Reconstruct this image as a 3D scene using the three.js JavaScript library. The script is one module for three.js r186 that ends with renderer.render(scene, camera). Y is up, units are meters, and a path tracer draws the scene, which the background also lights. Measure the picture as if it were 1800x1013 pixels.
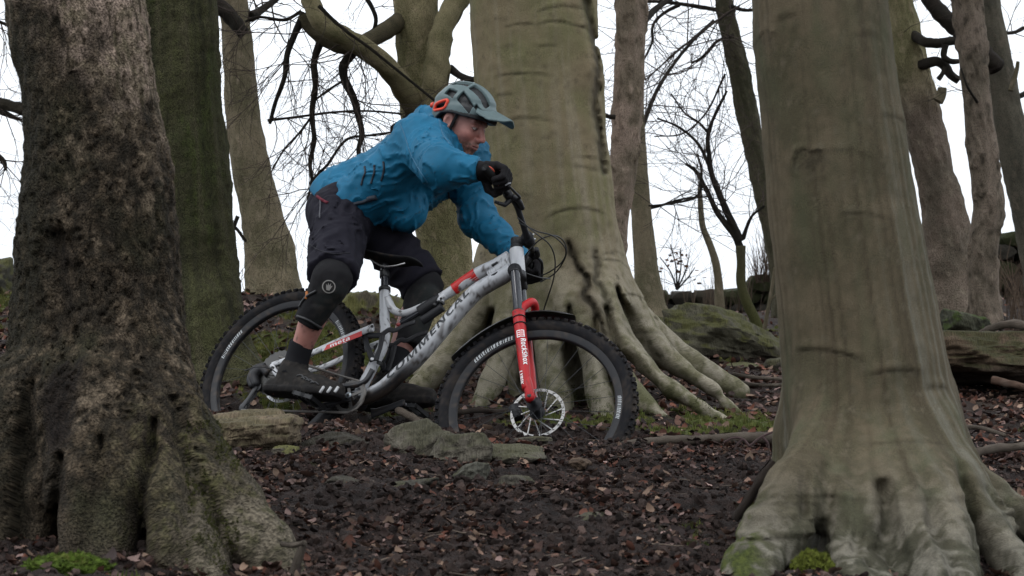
import * as THREE from 'three';
import { mergeGeometries } from 'three/addons/utils/BufferGeometryUtils.js';
import { RoundedBoxGeometry } from 'three/addons/geometries/RoundedBoxGeometry.js';
import { createNoise3D } from 'simplex-noise';

function rnd(seed) { return () => { seed = (seed + 0x6d2b79f5) | 0; let t = Math.imul(seed ^ (seed >>> 15), 1 | seed); t = (t + Math.imul(t ^ (t >>> 7), 61 | t)) ^ t; return ((t ^ (t >>> 14)) >>> 0) / 4294967296; }; }
const N = createNoise3D(rnd(7));
function fbm(x, y, z, o = 4) { let a = 0.5, s = 0; for (let i = 0; i < o; i++) { s += a * N(x, y, z); x *= 2.03; y *= 2.03; z *= 2.03; a *= 0.5; } return s; }
// ---------------------------------------------------------------- camera, sky, sun, exposure
const scene = new THREE.Scene();
const F = 3898, PITCH = THREE.MathUtils.degToRad(4.15), EYE = new THREE.Vector3(0, 0.6, 0);
const camera = new THREE.PerspectiveCamera(2 * Math.atan(506.5 / F) * 180 / Math.PI, 1800 / 1013, 0.1, 900);
camera.position.copy(EYE);
camera.rotation.x = PITCH;
camera.focus = 7.95;
camera.userData.fStop = 11;
const renderer = new THREE.WebGLRenderer({ antialias: true });
renderer.toneMapping = THREE.LinearToneMapping;
renderer.toneMappingExposure = 1.5;
renderer.shadowMap.enabled = true;
{ // overcast sky: bright, nearly even cloud, a little brighter overhead
  const W = 512, H = 256, data = new Float32Array(W * H * 4);
  for (let j = 0; j < H; j++) for (let i = 0; i < W; i++) {
    const el = (j + 0.5) / H * Math.PI - Math.PI / 2, s = Math.max(0, Math.sin(el));
    const az = i / W * 2 * Math.PI, cl = fbm(Math.cos(az) * Math.cos(el) * 3.2, el * 9, Math.sin(az) * Math.cos(el) * 3.2, 4);
    const v = el < -0.02 ? 0.22 : 0.74 + 0.82 * s + 0.13 * cl;
    data.set([v * 0.93, v * 0.985, v * 1.055, 1], (j * W + i) * 4);
  }
  const t = new THREE.DataTexture(data, W, H, THREE.RGBAFormat, THREE.FloatType);
  t.mapping = THREE.EquirectangularReflectionMapping; t.magFilter = THREE.LinearFilter; t.wrapS = THREE.RepeatWrapping; t.needsUpdate = true;
  scene.background = t; scene.environment = t;
}
const sun = new THREE.DirectionalLight(new THREE.Color(1, 0.97, 0.92), 0.5);
sun.position.set(-14, 30, 4); sun.target.position.set(0, 0, -8);
sun.castShadow = true; sun.shadow.radius = 30;
Object.assign(sun.shadow.camera, { left: -25, right: 25, top: 25, bottom: -25, far: 90 });
sun.shadow.mapSize.set(2048, 2048);
scene.add(sun, sun.target);

// ---------------------------------------------------------------- helpers
const V = (x, y, z) => new THREE.Vector3(x, y, z);
const clamp = (x, a = 0, b = 1) => Math.min(b, Math.max(a, x)), lerp = (a, b, t) => a + (b - a) * t;
const sm = (a, b, x) => { const t = clamp((x - a) / (b - a)); return t * t * (3 - 2 * t); };
const mix3 = (a, b, t) => [lerp(a[0], b[0], t), lerp(a[1], b[1], t), lerp(a[2], b[2], t)];
const cosP = Math.cos(PITCH), sinP = Math.sin(PITCH);
function ray(px, py) { const x = (px - 900) / F, y = (506.5 - py) / F; return V(x, y * cosP + sinP, y * sinP - cosP); }
const at = (px, py, d) => ray(px, py).multiplyScalar(d).add(EYE);          // a point of the place, d metres in front of the camera
function interp(tab, x) { if (x <= tab[0][0]) return tab[0][1]; for (let i = 1; i < tab.length; i++) if (x <= tab[i][0]) { const [a, b] = tab[i - 1], [c, d] = tab[i], t = (x - a) / (c - a); return b + (d - b) * t; } return tab[tab.length - 1][1]; }
const used = new Map();
function numbered(n) { const k = used.get(n) || 0; used.set(n, k + 1); return k ? n + '_' + String(k).padStart(3, '0') : n; }
function tag(o, label, category, group, kind) { if (label) o.userData.label = label; if (category) o.userData.category = category; if (group) o.userData.group = group; if (kind) o.userData.kind = kind; return o; }
function thing(name, label, category, pos = V(0, 0, 0), group) { const o = new THREE.Group(); o.name = numbered(name); o.position.copy(pos); scene.add(o); o.updateMatrixWorld(true); return tag(o, label, category, group); }
// part: geometry given in world coordinates, stored in the parent's own axes
function part(name, geo, mat, parent, label) {
  const m = new THREE.Mesh(geo, mat); m.name = name; m.castShadow = m.receiveShadow = true;
  parent.updateWorldMatrix(true, false); geo.applyMatrix4(parent.matrixWorld.clone().invert());
  parent.add(m); m.updateMatrixWorld(true); if (label) m.userData.label = label; return m;
}
function solo(name, geo, mat, label, category, pos, group, kind) { const m = new THREE.Mesh(geo, mat); m.name = numbered(name); m.castShadow = m.receiveShadow = true; m.position.copy(pos); geo.translate(-pos.x, -pos.y, -pos.z); scene.add(m); m.updateMatrixWorld(true); return tag(m, label, category, group, kind); }
const std = (o) => (o.roughness >= 0.8 && !o.metalness ? new THREE.MeshPhysicalMaterial({ specularIntensity: 0.3, ...o }) : new THREE.MeshStandardMaterial(o)), rgb = (r, g, b) => new THREE.Color().setRGB(r, g, b);
function paint(geo, f) { // per-vertex linear colour from position
  const p = geo.attributes.position, c = new Float32Array(p.count * 3); for (let i = 0; i < p.count; i++) { const k = typeof f === 'function' ? f(p.getX(i), p.getY(i), p.getZ(i), i) : f; c[i * 3] = k[0]; c[i * 3 + 1] = k[1]; c[i * 3 + 2] = k[2]; }
  geo.setAttribute('color', new THREE.BufferAttribute(c, 3)); return geo;
}
function clean(g) { if (g.index === null) { const n = g.attributes.position.count, ix = new Uint32Array(n); for (let i = 0; i < n; i++) ix[i] = i; g.setIndex(new THREE.BufferAttribute(ix, 1)); } for (const k of Object.keys(g.attributes)) if (!['position', 'normal', 'uv', 'color'].includes(k)) g.deleteAttribute(k); return g; }
const merge = (list) => mergeGeometries(list.map(clean), false);
function geoFrom(pos, idx, uv) { const g = new THREE.BufferGeometry(); g.setAttribute('position', new THREE.BufferAttribute(new Float32Array(pos), 3)); g.setAttribute('uv', new THREE.BufferAttribute(new Float32Array(uv || new Array(pos.length / 3 * 2).fill(0)), 2)); g.setIndex(new THREE.BufferAttribute(new Uint32Array(idx), 1)); g.computeVertexNormals(); return g; }
// smooth curve through points
function curvePts(pts, n) { const c = new THREE.CatmullRomCurve3(pts, false, 'centripetal'); return c.getPoints(n); }
// tube with a radius for every point; radii is a number, [a, b], or a function of t; flat squashes it along an axis
function tube(pts, radii, seg = 8, o = {}) {
  const n = pts.length, pos = [], idx = [], uv = [];
  const R = typeof radii === 'function' ? radii : Array.isArray(radii) ? (t) => radii.length === 2 ? lerp(radii[0], radii[1], t) : interp(radii.map((r, i) => [i / (radii.length - 1), r]), t) : () => radii;
  let nrm = null; let len = 0;
  for (let i = 0; i < n; i++) {
    const T = V().subVectors(pts[Math.min(n - 1, i + 1)], pts[Math.max(0, i - 1)]).normalize();
    if (!nrm) { nrm = o.up ? o.up.clone() : Math.abs(T.y) < 0.9 ? V(0, 1, 0) : V(1, 0, 0); }
    nrm.addScaledVector(T, -nrm.dot(T)).normalize();
    const bi = V().crossVectors(T, nrm), t = i / (n - 1), r = R(t), sq = o.flat ? o.flat : 1;
    if (i) len += pts[i].distanceTo(pts[i - 1]);
    for (let k = 0; k <= seg; k++) {
      const a = k / seg * 2 * Math.PI, rr = o.wob ? r * (1 + o.wob(pts[i], a, t)) : r;
      const q = pts[i].clone().addScaledVector(nrm, Math.cos(a) * rr).addScaledVector(bi, Math.sin(a) * rr * sq);
      pos.push(q.x, q.y, q.z); uv.push(k / seg, len);
    }
  }
  for (let i = 0; i < n - 1; i++) for (let k = 0; k < seg; k++) { const a = i * (seg + 1) + k, b = a + seg + 1; idx.push(a, a + 1, b, a + 1, b + 1, b); }
  for (const [e, s] of [[0, 1], [n - 1, -1]]) { if (o.open) break; const c = pos.length / 3; pos.push(pts[e].x, pts[e].y, pts[e].z); uv.push(0.5, 0); for (let k = 0; k < seg; k++) { const a = e * (seg + 1) + k; s > 0 ? idx.push(c, a + 1, a) : idx.push(c, a, a + 1); } }
  const g = geoFrom(pos, idx, uv);
  { const nn = g.attributes.normal; for (let i = 0; i < n; i++) { const a = i * (seg + 1), b = a + seg; const x = nn.getX(a) + nn.getX(b), y = nn.getY(a) + nn.getY(b), z = nn.getZ(a) + nn.getZ(b), l = Math.hypot(x, y, z) || 1; nn.setXYZ(a, x / l, y / l, z / l); nn.setXYZ(b, x / l, y / l, z / l); } }
  return g;
}
const rod = (a, b, r, seg = 10) => tube([a, b], r, seg);
// surface nets: a smooth mesh of the zero level of a distance field
function nets(sdf, lo, hi, h, col) {
  const nx = Math.ceil((hi.x - lo.x) / h) + 1, ny = Math.ceil((hi.y - lo.y) / h) + 1, nz = Math.ceil((hi.z - lo.z) / h) + 1, v = new Float32Array(nx * ny * nz);
  for (let k = 0, i = 0; k < nz; k++) for (let j = 0; j < ny; j++) for (let l = 0; l < nx; l++) v[i++] = sdf(lo.x + l * h, lo.y + j * h, lo.z + k * h);
  const id = new Int32Array(nx * ny * nz).fill(-1), pos = [], idx = [], at3 = (l, j, k) => (k * ny + j) * nx + l;
  const C = [[0, 0, 0], [1, 0, 0], [0, 1, 0], [1, 1, 0], [0, 0, 1], [1, 0, 1], [0, 1, 1], [1, 1, 1]], E = [[0, 1], [2, 3], [4, 5], [6, 7], [0, 2], [1, 3], [4, 6], [5, 7], [0, 4], [1, 5], [2, 6], [3, 7]];
  const g = new Float32Array(8);
  for (let k = 0; k < nz - 1; k++) for (let j = 0; j < ny - 1; j++) for (let l = 0; l < nx - 1; l++) {
    let m = 0; for (let c = 0; c < 8; c++) { g[c] = v[at3(l + C[c][0], j + C[c][1], k + C[c][2])]; if (g[c] < 0) m |= 1 << c; }
    if (m === 0 || m === 255) continue;
    let x = 0, y = 0, z = 0, n = 0;
    for (const [a, b] of E) if ((g[a] < 0) !== (g[b] < 0)) { const t = g[a] / (g[a] - g[b]); x += lerp(C[a][0], C[b][0], t); y += lerp(C[a][1], C[b][1], t); z += lerp(C[a][2], C[b][2], t); n++; }
    id[at3(l, j, k)] = pos.length / 3; pos.push(lo.x + (l + x / n) * h, lo.y + (j + y / n) * h, lo.z + (k + z / n) * h);
  }
  const quad = (a, b, c, d, f) => { if (a < 0 || b < 0 || c < 0 || d < 0) return; f ? idx.push(a, b, c, a, c, d) : idx.push(a, c, b, a, d, c); };
  for (let k = 1; k < nz - 1; k++) for (let j = 1; j < ny - 1; j++) for (let l = 1; l < nx - 1; l++) {
    const s = v[at3(l, j, k)] < 0;
    if (s !== (v[at3(l + 1, j, k)] < 0)) quad(id[at3(l, j - 1, k - 1)], id[at3(l, j, k - 1)], id[at3(l, j, k)], id[at3(l, j - 1, k)], s);
    if (s !== (v[at3(l, j + 1, k)] < 0)) quad(id[at3(l - 1, j, k - 1)], id[at3(l - 1, j, k)], id[at3(l, j, k)], id[at3(l, j, k - 1)], s);
    if (s !== (v[at3(l, j, k + 1)] < 0)) quad(id[at3(l - 1, j - 1, k)], id[at3(l, j - 1, k)], id[at3(l, j, k)], id[at3(l - 1, j, k)], s);
  }
  const geo = geoFrom(pos, idx); if (col) paint(geo, col); return geo;
}
const smin = (a, b, k) => { const h = Math.max(k - Math.abs(a - b), 0) / k; return Math.min(a, b) - h * h * k * 0.25; };
// distance to a capsule whose radius runs from ra to rb
function cap(x, y, z, a, b, ra, rb) { const bx = b.x - a.x, by = b.y - a.y, bz = b.z - a.z, px = x - a.x, py = y - a.y, pz = z - a.z, t = clamp((px * bx + py * by + pz * bz) / (bx * bx + by * by + bz * bz)); const dx = px - bx * t, dy = py - by * t, dz = pz - bz * t; return Math.sqrt(dx * dx + dy * dy + dz * dz) - lerp(ra, rb, t); }
function ell(x, y, z, cx, cy, cz, rx, ry, rz) { const a = (x - cx) / rx, b = (y - cy) / ry, c = (z - cz) / rz, k = Math.sqrt(a * a + b * b + c * c); const a2 = a / rx, b2 = b / ry, c2 = c / rz, k2 = Math.sqrt(a2 * a2 + b2 * b2 + c2 * c2); return k2 > 1e-6 ? k * (k - 1) / k2 : -Math.min(rx, ry, rz); }
// tiling noise texture for fine relief and grain
function noiseTex(size, f, o = {}) {
  const d = new Uint8Array(size * size * 4), R = 1.6;
  for (let j = 0; j < size; j++) for (let i = 0; i < size; i++) {
    const u = i / size * 2 * Math.PI, w = j / size * 2 * Math.PI; const k = clamp(f(Math.cos(u) * R, Math.sin(u) * R, Math.cos(w) * R, Math.sin(w) * R, i / size, j / size)) * 255;
    d.set([k, k, k, 255], (j * size + i) * 4);
  }
  const t = new THREE.DataTexture(d, size, size); t.wrapS = t.wrapT = THREE.RepeatWrapping; t.magFilter = THREE.LinearFilter; t.needsUpdate = true; if (o.srgb) t.colorSpace = THREE.SRGBColorSpace; return t;
}
const T4 = (a, b, c, d, k) => fbm((a + 0.31 * c) * k, (b + 0.27 * d) * k, (c - d) * k * 0.9 + 3, 4);
const grainTex = noiseTex(512, (a, b, c, d) => 0.5 + 0.6 * T4(a, b, c, d, 7));
const weaveTex = noiseTex(512, (a, b, c, d) => 0.5 + 0.5 * T4(a, b, c, d, 2.2));
// ---------------------------------------------------------------- the bike's place (wanted by the ground and by the rider)
const FH = at(942, 718, 7.92), RH = at(493, 660, 8.588);             // hubs
const BE1 = V().subVectors(FH, RH).normalize();                      // forward
let BN; { const e = V().subVectors(FH, RH), ny = 0.40, b = e.y * ny, h = Math.hypot(e.x, e.z), k = Math.sqrt(1 - ny * ny - (b / h) ** 2); BN = V(-b * e.x / h / h - e.z / h * k, ny, -b * e.z / h / h + e.x / h * k).normalize(); }
const BE2 = V().crossVectors(BN, BE1);                               // up in the bike's plane
function hitPlane(px, py, P0, n) { const r = ray(px, py), t = n.dot(V().subVectors(P0, EYE)) / n.dot(r); return EYE.clone().addScaledVector(r, t); }
const B = (px, py, w = 0) => hitPlane(px, py, RH.clone().addScaledVector(BN, w), BN);   // a point of the frame, w metres to the right of its middle plane
const WR = 0.372;
const downIn = (n) => { const d = V(0, -1, 0).addScaledVector(n, n.y); return d.normalize(); };
const STEER = THREE.MathUtils.degToRad(17), HEADA = THREE.MathUtils.degToRad(65);
const SY = BE1.clone().multiplyScalar(-Math.cos(HEADA)).addScaledVector(BE2, Math.sin(HEADA)); // steering axis, upwards
const SN = BN.clone().applyAxisAngle(SY, STEER);                     // axle of the steered wheel, to the rider's right
const SX = V().crossVectors(SY, SN).normalize();                     // forward in the steered plane
const HT = B(908, 440);                                              // top of the head tube
const FHub = hitPlane(942, 718, HT, SN);
const RC = RH.clone().addScaledVector(downIn(BN), WR), FC = FHub.clone().addScaledVector(downIn(SN), WR);

// ---------------------------------------------------------------- ground
const profile = [[-400, -14], [-60, -3], [-20, -1.2], [0, -0.07], [3, 0.2], [4.3, 0.32], [5, 0.39], [5.8, 0.49], [6.5, 0.575], [7, 0.61], [7.6, 0.64], [8.5, 0.70], [9.5, 0.80], [11, 0.98], [13, 1.20], [16, 1.46], [20, 1.74], [24, 1.85], [60, 2.3], [400, 4]];
const pSmooth = (d) => (interp(profile, d - 0.35) + 2 * interp(profile, d) + interp(profile, d + 0.35)) / 4;
function baseH(x, z) {
  const d = -z, xx = clamp(x, -6, 6);
  let h = pSmooth(d) - 0.045 * xx * sm(15, 8, d) + 0.05 * xx * sm(11, 18, d) * sm(40, 25, d);
  h += 0.30 * Math.exp(-(((d - 13) / 1.6) ** 2)) * sm(0.2, -0.9, x) * sm(-9, -5, x);
  h += 0.10 * Math.exp(-(((d - 10.2) / 0.9) ** 2)) * sm(-0.2, -0.8, x);
  return h;
}
function groundH(x, z, fine = true) {
  let h = baseH(x, z);
  // the rut that the wheels run in
  const ax = RC.x, az = RC.z, bx = FC.x - ax, bz = FC.z - az, L2 = bx * bx + bz * bz, t = ((x - ax) * bx + (z - az) * bz) / L2, tc = clamp(t, -0.22, 1.14);
  const dist = Math.hypot(x - ax - bx * tc, z - az - bz * tc), want = lerp(RC.y, FC.y, clamp(t, -0.3, 1.3)) - 0.004;
  const w = Math.exp(-((dist / 0.24) ** 4));
  let f = 0;
  if (fine) { const near = sm(30, 12, Math.hypot(x, z)); f = near * (0.035 * fbm(x * 1.7, 0, z * 1.7, 3) + 0.022 * fbm(x * 7, 3, z * 7, 3)) + sm(16, 9, Math.hypot(x, z)) * 0.014 * fbm(x * 24, 9, z * 24, 2) + 0.4 * sm(25, 70, Math.hypot(x, z)) * fbm(x * 0.03, 1, z * 0.03, 3); }
  h += f * (1 - 0.75 * w);
  if (want < h) h = lerp(h, want, w);
  return h;
}
const project = (p) => { const q = p.clone().sub(EYE), z = q.z * cosP - q.y * sinP, y = q.y * cosP + q.z * sinP; return [900 + F * q.x / -z, 506.5 - F * y / -z, -z]; };
// where moss and grass grow: 0..1
function mossAt(x, z) {
  const d = -z, px = 900 + F * x / d; let m = 0; const n = fbm(x * 2.3, 5, z * 2.3, 3);
  const blob = (cx, cd, rx, rd, a) => { m = Math.max(m, a * Math.exp(-(((px - cx) / rx) ** 2) - ((d - cd) / rd) ** 2)); };
  blob(1060, 8.55, 130, 0.35, 1.1); blob(1300, 8.9, 110, 0.55, 1.1); blob(1190, 8.3, 80, 0.3, 0.8); blob(660, 8.9, 110, 0.4, 0.9); blob(560, 10.6, 180, 1.2, 1.15); blob(640, 13, 160, 1.4, 1.3);
  blob(1250, 13.5, 200, 1.5, 0.8); blob(1750, 9.2, 100, 0.4, 0.5); blob(460, 9, 60, 0.4, 0.6); blob(1700, 13, 150, 1.5, 0.35); blob(20, 13, 120, 1.6, 1.1); blob(900, 8.7, 80, 0.4, 0.7); blob(1220, 5.0, 25, 0.25, 0.9);
  return clamp((m + n * 0.9 - 0.45) * 2.6);
}
const SOIL = [0.0165, 0.0116, 0.0100], SOIL2 = [0.038, 0.0245, 0.0205], MOSS = [0.052, 0.070, 0.014], MOSS2 = [0.095, 0.100, 0.028];
function soilCol(x, y, z) {
  const a = fbm(x * 3.1, 11, z * 3.1, 3), b = fbm(x * 21, 2, z * 21, 3), c = N(x * 60, 1, z * 60);
  let k = mix3(SOIL, SOIL2, clamp(0.45 + a * 0.8 + b * 0.9)); const s = 0.85 + 0.3 * c; k = k.map((v) => v * s);
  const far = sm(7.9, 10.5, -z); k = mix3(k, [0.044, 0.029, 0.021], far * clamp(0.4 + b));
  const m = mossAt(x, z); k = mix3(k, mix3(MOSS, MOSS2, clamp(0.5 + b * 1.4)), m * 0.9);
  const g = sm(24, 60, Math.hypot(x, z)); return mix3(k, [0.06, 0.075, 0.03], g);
}
{
  const xs = [], zs = [], push = (a, from, to, step) => { for (let v = from; step > 0 ? v < to - 1e-6 : v > to + 1e-6; v += step) a.push(v); };
  for (let v = 420; v > 3.2; v *= 0.78) xs.push(-v); push(xs, -3.0, -1.7, 0.05); push(xs, -1.7, 1.9, 0.0135); push(xs, 1.9, 3.2, 0.05); { const e = []; for (let v = 420; v > 3.2; v *= 0.78) e.push(v); xs.push(...e.reverse()); }
  for (let v = 420; v > 1; v *= 0.75) zs.push(v); push(zs, 0.8, -3.7, -0.25); push(zs, -3.7, -7.2, -0.0145); push(zs, -7.2, -9.6, -0.02); push(zs, -9.6, -14, -0.05); push(zs, -14, -24, -0.16); { for (let v = 24; v < 430; v *= 1.2) zs.push(-v); }
  const pos = [], idx = [], uv = [];
  for (const z of zs) for (const x of xs) { pos.push(x, groundH(x, z), z); uv.push(x, z); }
  const w = xs.length; for (let j = 0; j < zs.length - 1; j++) for (let i = 0; i < w - 1; i++) { const a = j * w + i, b = a + w; idx.push(a, a + 1, b, a + 1, b + 1, b); }
  const g = paint(geoFrom(pos, idx, uv), soilCol);
  const t = grainTex.clone(); t.repeat.set(2.5, 2.5); t.needsUpdate = true;
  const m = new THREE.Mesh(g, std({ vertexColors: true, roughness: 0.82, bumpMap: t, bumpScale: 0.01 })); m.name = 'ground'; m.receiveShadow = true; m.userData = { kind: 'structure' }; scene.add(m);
}
// ---------------------------------------------------------------- trees
const beechTex = noiseTex(512, (a, b, c, d) => { const fine = fbm(a * 9 + c * 3, b * 9 + d * 3, (c - d) * 14, 3), fleck = N(a * 16 + c * 9, b * 16 - d * 9, (c + d) * 15); return 0.74 + 0.34 * fine + (fleck > 0.6 ? 0.22 : 0) - (fleck < -0.66 ? 0.28 : 0); });
const roughTex = noiseTex(512, (a, b, c, d) => { const k = fbm(a * 5 + c * 2.2, b * 5 + d * 2.2, (c - d) * 3.5, 4), e = Math.abs(fbm(a * 4 - c * 1.5 + 9, b * 4 + d, (c + d) * 2.4, 3)); return 0.52 + 0.55 * k + 0.42 * sm(0, 0.22, e); });
function barkMat(tex, bump, rep, rough = 0.86) { const t = tex.clone(); t.repeat.set(rep, rep); t.needsUpdate = true; return std({ vertexColors: true, map: t, bumpMap: t, bumpScale: bump, roughness: rough }); }
const M_beech = barkMat(beechTex, 0.003, 2.6), M_beechNear = barkMat(beechTex, 0.003, 4.2), M_rough = barkMat(roughTex, 0.009, 3.2, 0.9), M_far = barkMat(roughTex, 0.006, 2.3, 0.9), M_twig = std({ color: rgb(0.055, 0.042, 0.035), roughness: 0.95 }), M_root = barkMat(beechTex, 0.003, 4);

// nearness (0..1) in the upright plane to a line of [px, py] taken at depth d, width w metres
function line(pix, d) { return pix.map(([a, b]) => at(a, b, d)); }
function nearLine(c, x, y, w) { let m = 9; for (let i = 1; i < c.length; i++) { const a = c[i - 1], b = c[i], bx = b.x - a.x, by = b.y - a.y, t = clamp(((x - a.x) * bx + (y - a.y) * by) / (bx * bx + by * by)), e = Math.hypot(x - a.x - bx * t, y - a.y - by * t) / (0.35 + 0.65 * clamp(i - 1 + t)); if (e < m) m = e; } return Math.exp(-((m / w) ** 2)); }
// a trunk as a distance field: axis in pixels and depth, roots as chains of [px, py, d, radius in metres], hollows the same way
function fieldTrunk(o) {
  const ax = o.axis.map(([px, py, r]) => ({ p: at(px, py, o.d), r: r * o.d / F })).sort((a, b) => a.p.y - b.p.y);
  { const a = ax[0], b = ax[1], k = 0.8; ax.unshift({ p: a.p.clone().addScaledVector(V().subVectors(a.p, b.p).normalize(), k), r: a.r * 1.06 }); }
  const topA = ax[ax.length - 1]; { const b = ax[ax.length - 2]; ax.push({ p: topA.p.clone().addScaledVector(V().subVectors(topA.p, b.p).normalize(), 0.6), r: topA.r * 0.97 }); }
  const roots = (o.roots || []).map((r) => r.map(([px, py, d, rad]) => ({ p: at(px, py, d), r: rad })));
  const holes = (o.holes || []).map((r) => r.map(([px, py, d, rad]) => ({ p: at(px, py, d), r: rad })));
  const axisAt = (y) => { let i = 1; while (i < ax.length - 1 && ax[i].p.y < y) i++; const a = ax[i - 1], b = ax[i], t = clamp((y - a.p.y) / (b.p.y - a.p.y)); return [lerp(a.p.x, b.p.x, t), lerp(a.p.z, b.p.z, t), lerp(a.r, b.r, t)]; };
  const kr = o.blend || 0.12;
  const f = (x, y, z) => {
    const [cx, cz, r] = axisAt(y); let d = Math.hypot(x - cx, z - cz); 
    const th = Math.atan2(z - cz, x - cx);
    d -= r * (1 + (o.flute ? o.flute * fbm(Math.cos(th) * 1.5, y * 0.5, Math.sin(th) * 1.5, 2) : 0));
    for (const c of roots) { let e = 9; for (let i = 1; i < c.length; i++) e = smin(e, cap(x, y, z, c[i - 1].p, c[i].p, c[i - 1].r, c[i].r), 0.03); d = smin(d, e, kr); }
    for (const c of holes) { let e = 9; for (let i = 1; i < c.length; i++) e = Math.min(e, cap(x, y, z, c[i - 1].p, c[i].p, c[i - 1].r, c[i].r)); d = -smin(-d, e, o.holeBlend || 0.03); }
    if (Math.abs(d) < 0.085) d -= o.disp(x, y, z, th, r);
    return d;
  };
  const lo = V(1e9, 1e9, 1e9), hi = lo.clone().negate();
  for (const a of ax) { lo.min(a.p.clone().addScalar(-a.r * 1.2 - 0.06)); hi.max(a.p.clone().addScalar(a.r * 1.2 + 0.06)); }
  for (const c of roots) for (const a of c) { lo.min(a.p.clone().addScalar(-a.r - 0.06)); hi.max(a.p.clone().addScalar(a.r + 0.06)); }
  lo.y = Math.max(lo.y, o.floor); hi.y = topA.p.y + 0.12;
  const g = nets(f, lo, hi, o.cell);
  const p = g.attributes.position, uv = g.attributes.uv, col = new Float32Array(p.count * 3);
  for (let i = 0; i < p.count; i++) { const x = p.getX(i), y = p.getY(i), z = p.getZ(i), [cx, cz, r] = axisAt(y), th = Math.atan2(z - cz, x - cx); uv.setXY(i, -(((th + 2 * Math.PI + Math.PI / 2) % (2 * Math.PI)) - Math.PI) * (r + 0.22 * Math.exp(-Math.max(0, y - o.floor - 0.2) / 0.28)), y - 0.3 * Math.max(0, Math.hypot(x - cx, z - cz) - r)); const k = o.color(x, y, z, th, Math.hypot(x - cx, z - cz) - r); col.set(k, i * 3); }
  // turn the uv seam to the far side
  g.setAttribute('color', new THREE.BufferAttribute(col, 3));
  // the stem above the picture
  const up = V().subVectors(topA.p, ax[ax.length - 3].p).normalize(), H = o.height || 7, pts = []; for (let i = 0; i <= 10; i++) pts.push(topA.p.clone().addScaledVector(up, 0.04 + i / 10 * H).add(V(0.1 * Math.sin(i * 0.7), 0, 0.1 * Math.cos(i * 0.9) - 0.1)));
  const u = paint(tube(pts, (t) => topA.r * (0.99 - 0.8 * t), 40), o.color(topA.p.x, topA.p.y, topA.p.z + topA.r, 1.57, 0));
  return { geo: merge([g, u]), axisAt, base: V(axisAt(o.floor + 0.2)[0], o.floor + 0.25, axisAt(o.floor + 0.2)[1]) };
}
// thin wrinkles that run part way round a stem
function creases(seed, n, y0, y1, arch = 0.12, th0 = 0.2, th1 = 2.9) { const R = rnd(seed), a = []; for (let i = 0; i < n; i++) a.push({ th: lerp(th0, th1, R()), y: lerp(y0, y1, R()), hw: 0.12 + 0.55 * R(), arch: -arch * (0.15 + R() * 0.85), w: 0.003 + 0.0035 * R(), s: 0.4 + 0.6 * R(), tilt: (R() - 0.5) * 0.06 }); return a; }
function creaseAt(list, th, y) { let dark = 0, up = 0; for (const c of list) { const dt = th - c.th; if (Math.abs(dt) > c.hw) continue; const dy = (y - c.y - c.arch * dt * dt - c.tilt * dt) / c.w; if (dy > -4 && dy < 6) { const e = c.s * sm(1, 0.5, Math.abs(dt) / c.hw); dark = Math.max(dark, e * Math.exp(-dy * dy)); up = Math.max(up, e * Math.exp(-((dy - 2) ** 2) / 3)); } } return [dark, up]; }

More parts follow.
